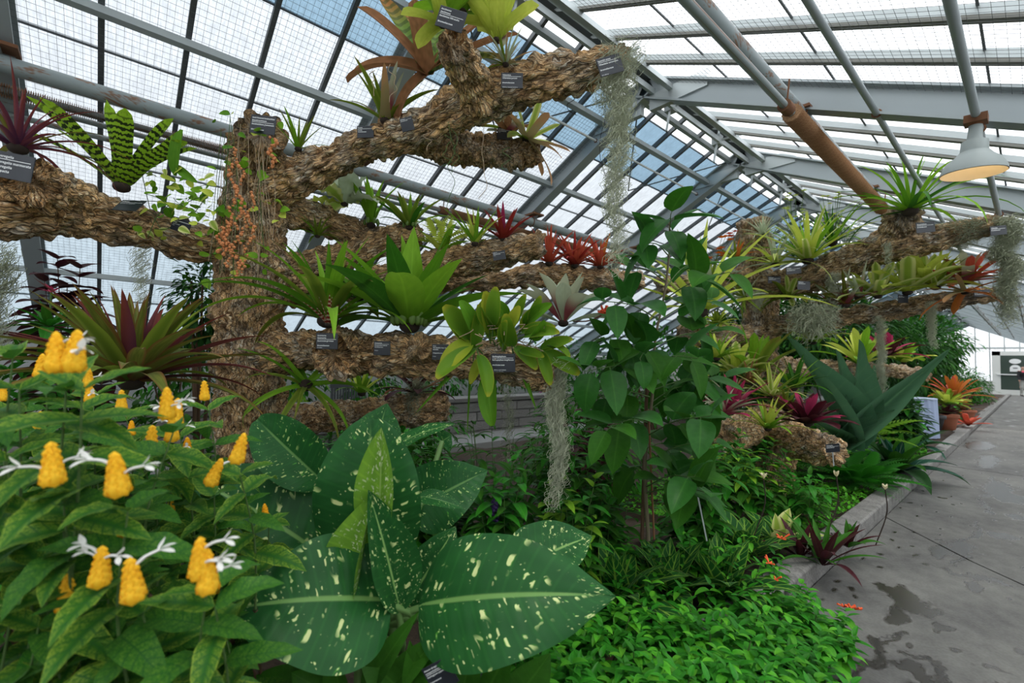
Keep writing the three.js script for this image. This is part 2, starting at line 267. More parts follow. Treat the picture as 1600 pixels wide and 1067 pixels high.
{ // far door
  const z = -D1 + .12, x = -.78, g = struct('door_1', 'white framed glass exit door at the end of the walk', 'door');
  const fr = std([.6, .62, .6], .5), gl = new THREE.MeshPhysicalMaterial({ color: lin(.05, .07, .06), roughness: .1 });
  const B = (n, x0, x1, y0, y1, m, dz = 0) => mesh(n, box(x + x0, x + x1, y0, y1, z + dz - .03, z + dz + .03), m, g);
  B('door_frame', -.95, -.6, 0, 2.6, fr); B('door_frame', .55, .9, 0, 2.6, fr); B('door_frame', -.95, .9, 2.35, 2.6, fr); B('bottom_rail', -.6, .55, 0, .3, fr, .01); B('door_handle', -.75, .55, 1.18, 1.24, M.white, .06); B('pane', -.6, .55, .3, 2.35, gl);
  const d = new THREE.CylinderGeometry(.24, .24, .02, 24).rotateX(Math.PI / 2); d.scale(1, .62, 1); mesh('notice', d.translate(x, 2.0, z + .06), M.white, g);
  const s = new THREE.Shape(); s.moveTo(-.22, -.16); s.lineTo(.22, -.16); s.lineTo(.22, .02); s.absarc(0, .02, .22, 0, Math.PI); s.closePath(); mesh('notice', new THREE.ExtrudeGeometry(s, { depth: .02, bevelEnabled: false }).translate(x, 1.55, z + .05), M.white, g);
  mesh('notice_print', box(x - .09, x + .09, 1.57, 1.63, z + .06, z + .08), M.dark, g);
}
// ---------------------------------------------------------------- cork bark
const hsh = (x, y, z) => { let h = Math.imul(x, 374761393) ^ Math.imul(y, 668265263) ^ Math.imul(z, 1274126177); h = Math.imul(h ^ h >>> 13, 1274126177); return h ^ h >>> 16; };
/** repeating cells over the unit square: [F2-F1, id] */
function cells(u, v, nx, ny, s) {
  const x = u * nx, y = v * ny, xi = Math.floor(x), yi = Math.floor(y); let a = 9, b = 9, id = 0;
  for (let i = -1; i < 2; i++) for (let j = -1; j < 2; j++) { const h = hsh(((xi + i) % nx + nx) % nx, ((yi + j) % ny + ny) % ny, s), dx = xi + i + (h & 255) / 255 - x, dy = yi + j + (h >> 8 & 255) / 255 - y, d = dx * dx + dy * dy; if (d < a) { b = a; a = d; id = h; } else if (d < b) b = d; }
  return [Math.sqrt(b) - Math.sqrt(a), (id >>> 16 & 255) / 255];
}
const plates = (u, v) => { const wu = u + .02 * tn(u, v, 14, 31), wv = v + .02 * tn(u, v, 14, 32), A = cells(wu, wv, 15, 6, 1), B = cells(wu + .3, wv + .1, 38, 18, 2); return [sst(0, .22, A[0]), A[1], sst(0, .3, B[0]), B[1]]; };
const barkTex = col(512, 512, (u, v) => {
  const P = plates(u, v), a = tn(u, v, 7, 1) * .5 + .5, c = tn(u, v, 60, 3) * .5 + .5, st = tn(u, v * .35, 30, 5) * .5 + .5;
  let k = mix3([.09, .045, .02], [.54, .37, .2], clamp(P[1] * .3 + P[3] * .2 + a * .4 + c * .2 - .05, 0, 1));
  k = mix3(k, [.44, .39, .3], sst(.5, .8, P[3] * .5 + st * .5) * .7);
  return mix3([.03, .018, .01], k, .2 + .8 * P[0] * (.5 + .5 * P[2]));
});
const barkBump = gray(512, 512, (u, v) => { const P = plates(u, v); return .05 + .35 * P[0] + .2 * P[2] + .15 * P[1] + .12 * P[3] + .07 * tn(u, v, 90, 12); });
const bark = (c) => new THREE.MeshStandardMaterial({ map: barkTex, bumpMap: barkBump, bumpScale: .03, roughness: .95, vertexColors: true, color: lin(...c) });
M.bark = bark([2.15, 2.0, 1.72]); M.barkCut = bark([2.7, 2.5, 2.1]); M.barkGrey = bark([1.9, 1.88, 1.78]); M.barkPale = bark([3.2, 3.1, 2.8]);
function worley(x, y, z) {
  const xi = Math.floor(x), yi = Math.floor(y), zi = Math.floor(z); let a = 9, b = 9, id = 0;
  for (let i = -1; i < 2; i++) for (let j = -1; j < 2; j++) for (let k = -1; k < 2; k++) {
    const h = hsh(xi + i, yi + j, zi + k), dx = xi + i + (h & 255) / 255 - x, dy = yi + j + (h >> 8 & 255) / 255 - y, dz = zi + k + (h >> 16 & 255) / 255 - z, d = dx * dx + dy * dy + dz * dz;
    if (d < a) { b = a; a = d; id = h; } else if (d < b) b = d;
  }
  return [Math.sqrt(a), Math.sqrt(b), (id >>> 24 & 127) / 127];
}
/** a limb of cork bark through [px, py, depth, radius in photo pixels]; ends are rough cut faces */
function limb(spec, o = {}) {
  const P = spec.map(s => at(s[0], s[1], s[2])), Rr = spec.map(s => s[3] * s[2] / F * .87);
  return limbW(P, Rr, o);
}
function limbW(P, Rr, o = {}) {
  const c = new THREE.CatmullRomCurve3(P, false, 'centripetal'), len = c.getLength(), rm = Math.max(...Rr), res = o.res || .012;
  const ring = Math.round(clamp(6.283 * rm / res, 28, 130)), seg = Math.round(clamp(len / res, 10, 260));
  const fr = c.computeFrenetFrames(seg, false), pos = [], uv = [], idx = [], cl = [], cap = 9, S = (o.seed || 0) * 13.7, pl = o.plate || .075, amp = o.amp ?? .03;
  const rad = t => { const q = t * (Rr.length - 1), i = Math.min(Rr.length - 2, Math.floor(q)); return mix(Rr[i], Rr[i + 1], sst(0, 1, q - i)); };
  const paramOf = t => { const u = c.getUtoTmapping(t); return u; };
  let rows = 0;
  const row = (pt, N, B, T, r, s, dome, k) => { // k: 1 on the mantle, to 0 at the middle of a cut face
    for (let j = 0; j <= ring; j++) {
      const a = (j % ring) / ring * 2 * Math.PI, ca = Math.cos(a), sa = Math.sin(a), q0 = pt.clone().addScaledVector(N, ca * r * k).addScaledVector(B, sa * r * k);
      const wx = .5 * n3(q0.x * 7 + S, q0.y * 7, q0.z * 7), sx = ca * r * k / pl, sy = sa * r * k / pl, ss = s / (pl * (o.stretch || 1.5));
      const [f1, f2, id] = worley(sx + wx + S, sy + wx, ss + wx * .7);
      const plate = sst(0, .5, f2 - f1), big = n3(q0.x * 3.2 + S, q0.y * 3.2, q0.z * 3.2), mid = n3(q0.x * 12, q0.y * 12 + S, q0.z * 12), fine = n3b(q0.x * 42, q0.y * 42, q0.z * 42);
      const d = big * .13 * r * (o.lump ?? 1) + mid * .014 + amp * (plate * .8 + id * .5 - 1.0) + fine * .002;
      const w = k < 1 ? .8 : 1;
      q0.addScaledVector(N, ca * d * w * k).addScaledVector(B, sa * d * w * k).addScaledVector(T, dome * r + (k < 1 ? (plate * .02 + mid * .02 + fine * .004) * Math.sign(dome || 1) * (o.rough ?? 1) : 0));
      pos.push(q0.x, q0.y, q0.z); uv.push(j / ring * Math.max(1, Math.round(6.28 * rm / .45)), s / (.34 * (o.stretch || 1.5)) + (k < 1 ? k * .5 : 0));
      const li = sst(.05, .55, n3b(q0.x * 4 + 3, q0.y * 4, q0.z * 4)), g = .85 + .15 * id + .3 * n3b(q0.x * 9, q0.y * 9, q0.z * 9);
      cl.push(g * mix(1, .85, li), g * mix(1, .98, li), g * mix(1, 1.25, li));
    }
    rows++;
  };
  const caps = o.caps ?? 3; // bit 1 start, bit 2 end
  const f = i => [c.getPointAt(i / seg), fr.normals[i], fr.binormals[i], fr.tangents[i]];
  if (caps & 1) { const [p, N, B, T] = f(0); for (let k = 0; k < cap; k++) row(p, N, B, T, rad(0), -k * .01, -(1 - Math.pow(k / cap, 2)) * .12 * (o.dome ?? 1), Math.max(.02, k / cap)); }
  for (let i = 0; i <= seg; i++) { const [p, N, B, T] = f(i); row(p, N, B, T, rad(paramOf(i / seg)), i / seg * len, 0, 1); }
  if (caps & 2) { const [p, N, B, T] = f(seg); for (let k = cap - 1; k >= 0; k--) row(p, N, B, T, rad(1), len + (cap - k) * .01, (1 - Math.pow(k / cap, 2)) * .12 * (o.dome ?? 1), Math.max(.02, k / cap)); }
  for (let i = 0; i < rows - 1; i++) for (let j = 0; j < ring; j++) { const a = i * (ring + 1) + j, b = a + ring + 1; idx.push(a, a + 1, b, a + 1, b + 1, b); }
  const g = new THREE.BufferGeometry(); g.setAttribute('position', new THREE.Float32BufferAttribute(pos, 3)); g.setAttribute('uv', new THREE.Float32BufferAttribute(uv, 2)); g.setAttribute('color', new THREE.Float32BufferAttribute(cl, 3)); g.setIndex(idx); g.computeVertexNormals();
  const n = g.attributes.normal; for (let i = 0; i < rows; i++) { const a = i * (ring + 1), b = a + ring, v = V(n.getX(a) + n.getX(b), n.getY(a) + n.getY(b), n.getZ(a) + n.getZ(b)).normalize(); n.setXYZ(a, v.x, v.y, v.z); n.setXYZ(b, v.x, v.y, v.z); }
  return g;
}
const T1 = thing('cork_tree', 'massive cork-bark tree with spreading limbs carrying bromeliads, nearest the yellow flowers', 'tree');
{
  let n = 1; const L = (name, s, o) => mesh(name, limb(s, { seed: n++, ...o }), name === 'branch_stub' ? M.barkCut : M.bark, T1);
  L('trunk', [[408, 905, 2.95, 78], [400, 800, 2.98, 62], [393, 690, 3, 57], [390, 580, 3, 58], [392, 480, 3, 60], [393, 400, 3, 60], [396, 330, 3, 55], [400, 275, 2.98, 50], [404, 240, 2.93, 48], [408, 205, 2.74, 42]], { plate: .085, amp: .035, stretch: 1.3, caps: 2, dome: -2.2, rough: 1.5 });
  L('branch', [[400, 385, 3, 48], [315, 380, 2.85, 38], [215, 354, 2.65, 40], [115, 332, 2.4, 46], [0, 330, 2.1, 54], [-130, 325, 1.9, 62]], { stretch: 2.4, caps: 0 });
  L('branch_stub', [[110, 322, 2.4, 50], [75, 300, 2.2, 50], [45, 282, 2.0, 48]], { caps: 2, rough: 2, dome: -2.2 });
  L('branch', [[404, 300, 2.98, 42], [470, 275, 2.95, 36], [560, 234, 2.85, 31], [640, 208, 2.75, 33], [700, 180, 2.65, 37], [760, 150, 2.55, 42], [830, 128, 2.45, 40], [900, 112, 2.35, 37], [972, 93, 2.25, 33]], { stretch: 2.2, caps: 2, amp: .032 });
  L('branch_stub', [[752, 155, 2.52, 40], [728, 112, 2.35, 36], [705, 68, 2.12, 34]], { caps: 2, rough: 2, dome: -2.2 });
  L('branch', [[640, 215, 2.82, 28], [720, 232, 2.95, 31], [790, 238, 3, 29], [838, 241, 3.05, 26]], { stretch: .7, caps: 2, plate: .06 });
  L('branch', [[405, 552, 3, 42], [480, 550, 2.9, 38], [560, 552, 2.75, 39], [640, 556, 2.65, 40], [720, 560, 2.55, 40], [800, 570, 2.45, 38], [865, 588, 2.35, 34]], { stretch: 2, caps: 2, amp: .028 });
  L('branch_stub', [[545, 552, 2.85, 42], [530, 553, 2.65, 46], [522, 555, 2.47, 44]], { caps: 2, rough: 2.4, dome: -2 });
  L('branch_stub', [[660, 552, 2.7, 34], [657, 548, 2.5, 30], [655, 546, 2.44, 26]], { caps: 2, rough: 1.6 });
  L('branch', [[420, 320, 3.05, 34], [490, 340, 3.3, 30], [560, 366, 3.5, 27], [618, 386, 3.6, 24]], { stretch: 1.8, caps: 2, res: .016 });
  L('branch', [[410, 430, 3.1, 34], [520, 405, 3.35, 27], [600, 380, 3.5, 29], [654, 366, 3.55, 25]], { stretch: 1.8, caps: 2, res: .016 });
  L('branch', [[410, 455, 3.1, 24], [540, 445, 3.4, 22], [640, 425, 3.45, 27], [720, 408, 3.4, 31], [790, 393, 3.3, 28], [844, 382, 3.2, 24]], { stretch: 1.8, caps: 2, res: .015, amp: .03 });
  L('branch', [[410, 465, 3.15, 22], [620, 448, 3.8, 18], [760, 440, 3.9, 18], [850, 430, 4, 24], [930, 436, 4.1, 21], [1000, 440, 4.2, 17]], { stretch: 1.8, caps: 2, res: .018, amp: .03 });
  L('branch', [[400, 665, 3.1, 40], [470, 656, 3.5, 33], [540, 648, 3.7, 29], [620, 640, 3.8, 29], [694, 636, 3.9, 31]], { stretch: 1.5, caps: 2, res: .016 });
}
const T2 = thing('cork_tree', 'greyer cork-bark tree in mid-bed with two limbs reaching over the walk', 'tree');
{
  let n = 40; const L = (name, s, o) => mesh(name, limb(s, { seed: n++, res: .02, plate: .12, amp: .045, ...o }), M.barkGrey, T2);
  L('trunk', [[1200, 760, 5.8, 44], [1192, 660, 5.8, 32], [1190, 570, 5.8, 29], [1186, 490, 5.8, 32], [1180, 420, 5.8, 29], [1176, 345, 5.75, 27]], { caps: 2 });
  L('branch', [[1185, 448, 5.75, 28], [1260, 436, 5.3, 27], [1330, 408, 5, 28], [1400, 382, 4.7, 33], [1470, 370, 4.5, 26], [1540, 354, 4.3, 20], [1578, 345, 4.2, 15]], { stretch: 2, caps: 2, res: .016 });
  L('branch_stub', [[1405, 385, 4.72, 34], [1408, 350, 4.6, 34], [1410, 335, 4.52, 28]], { caps: 2, res: .016 });
  L('branch', [[1188, 512, 5.75, 23], [1270, 502, 5.4, 19], [1330, 494, 5.2, 19], [1400, 484, 5, 20], [1480, 470, 4.8, 19], [1552, 460, 4.6, 15]], { stretch: 2, caps: 2, res: .016 });
  L('branch', [[1180, 432, 5.8, 22], [1100, 440, 5.6, 19], [1030, 446, 5.45, 16]], { stretch: 2, caps: 2 });
  L('branch', [[1190, 528, 5.75, 26], [1125, 524, 5.3, 22], [1066, 520, 5.1, 18]], { stretch: 2, caps: 2 });
  L('branch', [[1195, 572, 5.9, 22], [1290, 575, 6.3, 15], [1370, 578, 6.6, 14], [1445, 585, 7, 12]], { stretch: 2, caps: 2 });
}
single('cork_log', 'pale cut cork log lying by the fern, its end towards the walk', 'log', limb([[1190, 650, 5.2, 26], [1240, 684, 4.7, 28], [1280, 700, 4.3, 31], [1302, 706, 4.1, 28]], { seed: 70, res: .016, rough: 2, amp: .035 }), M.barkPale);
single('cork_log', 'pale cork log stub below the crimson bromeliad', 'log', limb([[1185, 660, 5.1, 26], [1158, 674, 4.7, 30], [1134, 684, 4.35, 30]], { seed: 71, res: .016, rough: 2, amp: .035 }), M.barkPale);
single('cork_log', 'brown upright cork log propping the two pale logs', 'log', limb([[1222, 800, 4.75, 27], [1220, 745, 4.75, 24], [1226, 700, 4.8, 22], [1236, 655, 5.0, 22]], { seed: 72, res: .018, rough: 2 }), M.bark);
// ---------------------------------------------------------------- leaves
const PROF = {
  strap: t => Math.pow(sst(0, .06, t) * .35 + .65, 1) * (t < .75 ? 1 : Math.sqrt(Math.max(0, 1 - Math.pow((t - .75) / .25, 2)))),
  lance: t => Math.max(.0, Math.pow(Math.sin(Math.PI * Math.pow(t, .8)), .9)) + .04 * (1 - t),
  sword: t => (t < .15 ? mix(1, .8, t / .15) : .8 * Math.pow(1 - (t - .15) / .85, .6)),
  broad: t => sst(-.1, .12, t) * (t < .5 ? 1 : Math.pow(Math.max(0, 1 - (t - .5) / .5), .75)),
  oval: t => Math.sqrt(Math.max(0, Math.sin(Math.PI * clamp(t * .97 + .015, 0, 1)))) * (1 - .12 * t),
  ovate: t => Math.pow(Math.sin(Math.PI * Math.pow(t, .62)), .75) * (t > .8 ? 1 - .35 * (t - .8) / .2 : 1),
  obov: t => Math.pow(Math.sin(Math.PI * Math.pow(t, 1.35)), .8) + .05 * (1 - t),
  thin: t => 1 - Math.pow(t, 1.6) * .97,
  agave: t => (.55 + .45 * Math.sin(Math.PI * Math.min(1, t * 1.25 + .05))) * Math.pow(1 - t, .55) * 1.25
};
const geoCache = new Map();
/** a leaf blade: base at the origin, growing along +y, upper face towards +z; arch bends the tip away from the upper face */
function blade(o) {
  const key = JSON.stringify(o); if (geoCache.has(key)) return geoCache.get(key);
  const { L = 1, W = .1, prof = 'lance', arch = .6, pow = 1.2, fold = .25, cup = 0, wave = 0, waves = 5, twist = 0, nl = 12, nw = 4, chord = false, ribs = 0, nrib = 11, side = 0, thick = 0 } = o;
  const pos = [], uv = [], idx = []; let y = 0, z = 0; const S = L * 31.7;
  for (let i = 0; i <= nl; i++) {
    const t = i / nl, th = arch * Math.pow(t, pow), hw = W / 2 * PROF[prof](Math.min(t, .999)), tw = twist * t, sx = side * L * t * t;
    for (let j = 0; j <= nw; j++) {
      const u = j / nw * 2 - 1, au = Math.abs(u); let off = hw * (fold * au + cup * u * u) + wave * W * Math.sin(t * waves * 6.28 + (u > 0 ? 1.3 : 0)) * au * au * Math.sin(Math.PI * t);
      if (ribs) { const q = (t * nrib - au * 1.1) % 1; off += ribs * W * Math.sin(((q + 1) % 1) * Math.PI) * sst(0, .15, au) * sst(1, .85, au); }
      const x = u * hw * Math.cos(tw), oz = off + u * hw * Math.sin(tw);
      pos.push(x + sx, y + Math.sin(th) * oz, z + Math.cos(th) * oz); uv.push(j / nw, t);
    }
    const s = L / nl, tm = arch * Math.pow((i + .5) / nl, pow); y += Math.cos(tm) * s; z -= Math.sin(tm) * s;
  }
  for (let i = 0; i < nl; i++) for (let j = 0; j < nw; j++) { const a = i * (nw + 1) + j, b = a + nw + 1; idx.push(a, a + 1, b + 1, a, b + 1, b); }
  const g = new THREE.BufferGeometry(); g.setAttribute('position', new THREE.Float32BufferAttribute(pos, 3)); g.setAttribute('uv', new THREE.Float32BufferAttribute(uv, 2)); g.setIndex(idx);
  if (chord) { const k = (nl * (nw + 1) + nw / 2) * 3, ty = pos[k + 1], tz = pos[k + 2]; g.rotateX(-Math.atan2(tz, ty)); const l = Math.hypot(ty, tz); g.scale(1, 1 / l, 1 / l); }
  g.computeVertexNormals(); geoCache.set(key, g); return g;
}
const mcache = [];
/** leaf material: colours run across (u, -1..1) and along (v) the blade */
function lm(f, { rough = .95, coat = .2, cr = .38, tr = .32, w = 32, h = 128, bump = 0 } = {}) {
  const m = new THREE.MeshPhysicalMaterial({ map: col(w, h, (u, v) => f(u * 2 - 1, v)), roughness: rough, clearcoat: coat, clearcoatRoughness: cr, transmission: tr, thickness: 0, ior: 1.4, specularIntensity: .12, side: THREE.DoubleSide });
  m.map.wrapS = m.map.wrapT = THREE.ClampToEdgeWrapping; return m;
}
const fol = (a, b, vein = .25, nv = 9) => (u, v) => { const au = Math.abs(u), n = n3(u * 2, v * 6, a[1] * 90), k = mix3(a, b, clamp(v + .25 * n, 0, 1)); const ve = Math.max(sst(.09, .02, au), .5 * sst(.12, .02, Math.abs(((v * nv - au * 1.2) % 1 + 1) % 1 - .5) * 2 - .0)); return mix3(k, [k[0] * 1.5 + .03, k[1] * 1.4 + .05, k[2] * 1.3 + .01], ve * vein); };
const LM = {
  mid: lm(fol([.026, .105, .008], [.036, .145, .011], .4)), dark: lm(fol([.014, .062, .012], [.019, .08, .015], .4)), light: lm(fol([.13, .3, .015], [.2, .4, .025], .3)),
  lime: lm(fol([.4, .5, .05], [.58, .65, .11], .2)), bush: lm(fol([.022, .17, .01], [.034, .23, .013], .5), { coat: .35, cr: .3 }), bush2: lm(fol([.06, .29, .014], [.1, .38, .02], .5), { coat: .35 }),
  red: lm(fol([.2, .02, .012], [.36, .035, .03], .15)), coral: lm(fol([.36, .06, .03], [.52, .09, .05], .1)), maroon: lm(fol([.03, .006, .01], [.07, .007, .014], .2), { coat: .4 }), orange: lm(fol([.4, .11, .02], [.5, .16, .03], .1)),
  crimson: lm(fol([.2, .03, .06], [.42, .03, .1], .1)), redleaf: lm(fol([.035, .012, .014], [.06, .016, .016], .4)), purple: lm((u, v) => mix3([.1, .03, .06], [.2, .045, .03], v + .3 * u), { coat: .3 }),
  grey: lm(fol([.36, .42, .28], [.46, .52, .36], .1), { coat: .1 }), blue: lm(fol([.075, .19, .1], [.11, .25, .13], .5), { coat: .3 }), tan: lm((u, v) => mix3([.32, .26, .12], [.42, .22, .1], sst(.2, .9, v + .15 * n3(u, v * 5, 3)))),
  brown: lm((u, v) => mix3([.2, .1, .045], [.32, .15, .07], clamp(.5 + .5 * n3(u * 2, v * 7, 8), 0, 1)), { coat: .05 }), pinkgrey: lm((u, v) => mix3([.28, .07, .08], [.42, .44, .3], sst(.25, .7, v))), stripe: lm((u, v) => mix3([.3, .42, .06], [.6, .62, .24], sst(.3, .7, Math.abs(u)) )),
  olive: lm((u, v) => mix3(mix3([.13, .2, .02], [.2, .27, .03], sst(.2, .9, Math.abs(u))), [.2, .09, .03], sst(.75, 1, v + .2 * n3(u * 2, v * 3, 5)) * .5)),
  redgreen: lm((u, v) => mix3(mix3([.11, .14, .02], [.18, .2, .035], sst(0, 1, .5 + .5 * n3(u * 3, v * 4, 2))), [.22, .04, .025], clamp(sst(.5, 1, Math.abs(u)) * .6 + sst(.4, 0, v) * .6 + sst(.8, 1, v) * .5, 0, 1)), { coat: .3 }),
  zebra: lm((u, v) => { const w = v + .012 * n3(u * 3, v * 20, 4), b = Math.sin(w * 6.28 * 14 + 1.1 * n3(u * 2.2, v * 9, 7)); return mix3(mix3([.24, .42, .02], [.3, .5, .03], v), [.022, .035, .01], sst(.0, .4, b) * sst(1.0, .8, v)); }, { w: 64, h: 512 }),
  zebraBrown: lm((u, v) => { const b = Math.sin(v * 6.28 * 12 + .6 * n3(u * 2, v * 8, 7)); return mix3(mix3([.16, .28, .05], [.4, .16, .05], sst(.5, 1, v)), [.06, .09, .025], sst(-.2, .4, b) * .7); }, { h: 256 }),
  zebraRed: lm((u, v) => { const b = Math.sin(v * 6.28 * 8); return mix3([.22, .03, .02], [.5, .4, .28], sst(.1, .4, b)); }),
  orchid: lm(fol([.07, .2, .01], [.1, .25, .013], .35, 0)), bulbo: lm((u, v) => mix3(mix3([.075, .19, .012], [.13, .25, .015], sst(.1, .9, v)), [.4, .36, .03], sst(.86, 1, Math.max(v, Math.abs(u) * .98)) * .7)), bulboY: lm((u, v) => mix3([.2, .31, .02], [.36, .38, .03], v)),
  calathea: lm((u, v) => { const au = Math.abs(u), q = Math.abs(((v * 7 - au * 1.5) % 1 + 1) % 1 - .5) * 2; return mix3([.014, .09, .014], [.22, .42, .05], Math.max(sst(.14, .03, au), sst(.2, .05, q) * .8, sst(.86, .97, au) * .8)); }, { w: 64 }),
  shrimp: lm((u, v) => { const au = Math.abs(u), q = ((v * 8 - au * 1.1) % 1 + 1) % 1, ve = Math.max(sst(.07, .02, au), sst(.12, .03, Math.min(q, 1 - q))), net = sst(.35, .7, .5 + .5 * n3(u * 14, v * 26, 3)); return mix3(mix3([.03, .13, .012], [.27, .38, .04], (1 - ve) * net * .6 * sst(.1, .5, au) + sst(.84, .97, au) * .55), [.022, .1, .02], ve * .75); }, { w: 64, h: 128 }),
  shrimp2: lm((u, v) => { const au = Math.abs(u), q = ((v * 8 - au * 1.1) % 1 + 1) % 1, ve = Math.max(sst(.07, .02, au), sst(.12, .03, Math.min(q, 1 - q))), net = sst(.5, .8, .5 + .5 * n3(u * 14, v * 26, 9)); return mix3(mix3([.028, .13, .014], [.18, .32, .03], (1 - ve) * net * .5), [.02, .09, .02], ve * .6); }, { w: 64, h: 128 }),
  alocasia: lm((u, v) => { const au = Math.abs(u), q = Math.abs(((v * 5 - au * 1.2) % 1 + 1) % 1 - .5) * 2; return mix3([.012, .07, .04], [.35, .45, .36], Math.max(sst(.06, .02, au), sst(.08, .02, q) * .7)); }),
  white: lm(() => [.8, .8, .76], { tr: .3, coat: .1 }), cream: lm(() => [.75, .68, .45], { tr: .3 }), gold: lm((u, v) => mix3([.92, .5, .02], [1, .64, .05], clamp(v + .3 * n3(u * 3, v * 4, 3), 0, 1)), { tr: .2, coat: .05 }), goldDeep: lm((u, v) => mix3([.88, .4, .012], [.98, .56, .03], v), { tr: .2, coat: .05 }),
  pink: lm(() => [.6, .06, .14], { tr: .2 }), violet: lm(() => [.05, .02, .12], { tr: .1 }), orangeF: lm(() => [.75, .16, .01], { tr: .2 }), magenta: lm(() => [.5, .08, .3])
};
M.stem = std([.06, .12, .025], .8); M.stemB = std([.1, .055, .03], .9); M.stemR = std([.16, .05, .03], .8); M.soilB = std([.03, .02, .014], 1); M.root = std([.36, .27, .17], .9);
const _m = new THREE.Matrix4();
/** put a blade: base point, direction of growth, upper-face hint, scales */
function setLeaf(m, base, dir, nrm, sx = 1, sy = sx, sz = sy) {
  const y = dir.clone().normalize(), x = y.clone().cross(nrm); if (x.lengthSq() < 1e-6) x.set(1, 0, 0).cross(y); x.normalize();
  const z = x.clone().cross(y); _m.makeBasis(x, y, z); m.quaternion.setFromRotationMatrix(_m); m.position.copy(base); m.scale.set(sx, sy, sz); return m;
}
function leafMat4(base, dir, nrm, sx = 1, sy = sx, sz = sy) { const o = new THREE.Object3D(); setLeaf(o, base, dir, nrm, sx, sy, sz); o.updateMatrix(); return o.matrix.clone(); }
const dirOf = (tilt, az) => V(Math.sin(tilt) * Math.cos(az), Math.cos(tilt), Math.sin(tilt) * Math.sin(az)), nrmOf = (tilt, az) => V(-Math.cos(tilt) * Math.cos(az), Math.sin(tilt), -Math.cos(tilt) * Math.sin(az));
/** a rosette (bromeliad, agave, strappy plant) as one thing whose leaves are parts */
function rosette(name, label, category, pos, o = {}) {
  const { n = 16, L = .25, W = .04, tilt = [.15, 1.15], arch = [.3, .9], mats = [LM.mid], prof = 'strap', fold = .3, cup = 0, axis = null, group, nl = 10, nw = 4, jit = .12, inner = .75, wave = 0, base = true, az0 = rr(0, 6), pow = 1.5 } = o;
  const g = thing(name, label, category, pos, group); if (axis) g.quaternion.setFromUnitVectors(V(0, 1, 0), axis.clone().normalize());
  for (let i = 0; i < n; i++) {
    const t = n > 1 ? i / (n - 1) : 0, q = Math.round(t * 3) / 3, gl = blade({ L: 1, W: W / L, prof, arch: +mix(arch[0], arch[1], q).toFixed(3), pow, fold, cup, nl, nw, wave });
    const az = az0 + i * 2.39996 + rr(-.2, .2), ti = mix(tilt[0], tilt[1], Math.pow(t, .8)) + rr(-jit, jit), s = L * mix(inner, 1, t) * rr(.85, 1.12);
    const d = dirOf(ti, az); setLeaf(mesh('leaf', gl, Array.isArray(mats) ? pick(mats) : mats, g), V(d.x, 0, d.z).multiplyScalar(L * .04), d, nrmOf(ti, az), s * rr(.88, 1.1), s);
  }
  if (base) mesh('base', new THREE.SphereGeometry(Math.max(.015, L * .085), 10, 7).scale(1, .7, 1), M.soilB, g);
  return g;
}
/** a plant of leafy stems: each stem from base to tip, leaves in pairs or spirals along its upper part */
function leafyStems(g, stems, o) {
  const { geo, mats, L = .1, step = .04, from = .3, pairs = true, up = .5, droop = 0, r = .004, stemMat = M.stem, face = null, wS = 1, petiole = 0, top = 3, sizeTip = .6 } = o;
  let count = 0, az = rr(0, 6); const max = o.max ?? 290, extra = [];
  for (const [a, b, bow] of stems) {
    const mid = a.clone().lerp(b, .5).add(bow || V(rr(-.03, .03), 0, rr(-.03, .03))), c = new THREE.CatmullRomCurve3([a, mid, b]), len = c.getLength();
    if (r) mesh('stem', tube([a, mid, b], r, 10, 5, .5), stemMat, g);
    const put = (p, d, s) => { const n = V(0, 1, 0).addScaledVector(d, -.35); if (face) n.addScaledVector(face, .5); const sc = L * s * rr(.8, 1.2); if (count < max) { setLeaf(mesh('leaf', pick(geo), pick(mats), g), p, d, n, sc * wS, sc); count++; } else extra.push([p, d, n, sc * wS, sc]); };
    for (let s = len; s > len * from; s -= step * rr(.8, 1.2)) {
      const t = s / len, p = c.getPointAt(t), T = c.getTangentAt(t), k = mix(1, sizeTip, sst(.75, 1, t)); az += pairs ? 1.57 + rr(-.3, .3) : 2.4 + rr(-.3, .3);
      for (const e of pairs ? [0, Math.PI] : [0]) {
        const x = V(0, 1, 0).cross(T); if (x.lengthSq() < 1e-4) x.set(1, 0, 0); x.normalize(); const y = T.clone().cross(x), d = x.multiplyScalar(Math.cos(az + e)).addScaledVector(y, Math.sin(az + e)).addScaledVector(T, up + (t > .93 ? .5 : 0)).add(V(0, -droop, 0)).normalize();
        const q = p.clone(); if (petiole) { q.addScaledVector(d, petiole * k); mesh('petiole', rod(p, q, r * .5, r * .4, 4, true), stemMat, g); }
        put(q, d, k);
      }
    }
  }
  return extra;
}
function instanced(name, geo, mat, mats4, parent, tint = .25) {
  const im = new THREE.InstancedMesh(geo, mat, mats4.length); im.name = name; im.castShadow = im.receiveShadow = true; const c = new THREE.Color();
  mats4.forEach((m, i) => { im.setMatrixAt(i, m); const k = rr(1 - tint, 1 + tint); c.setRGB(k * rr(.85, 1.15), k, k * .95); im.setColorAt(i, c); }); im.userData.kind = 'stuff'; parent.add(im); return im;
}
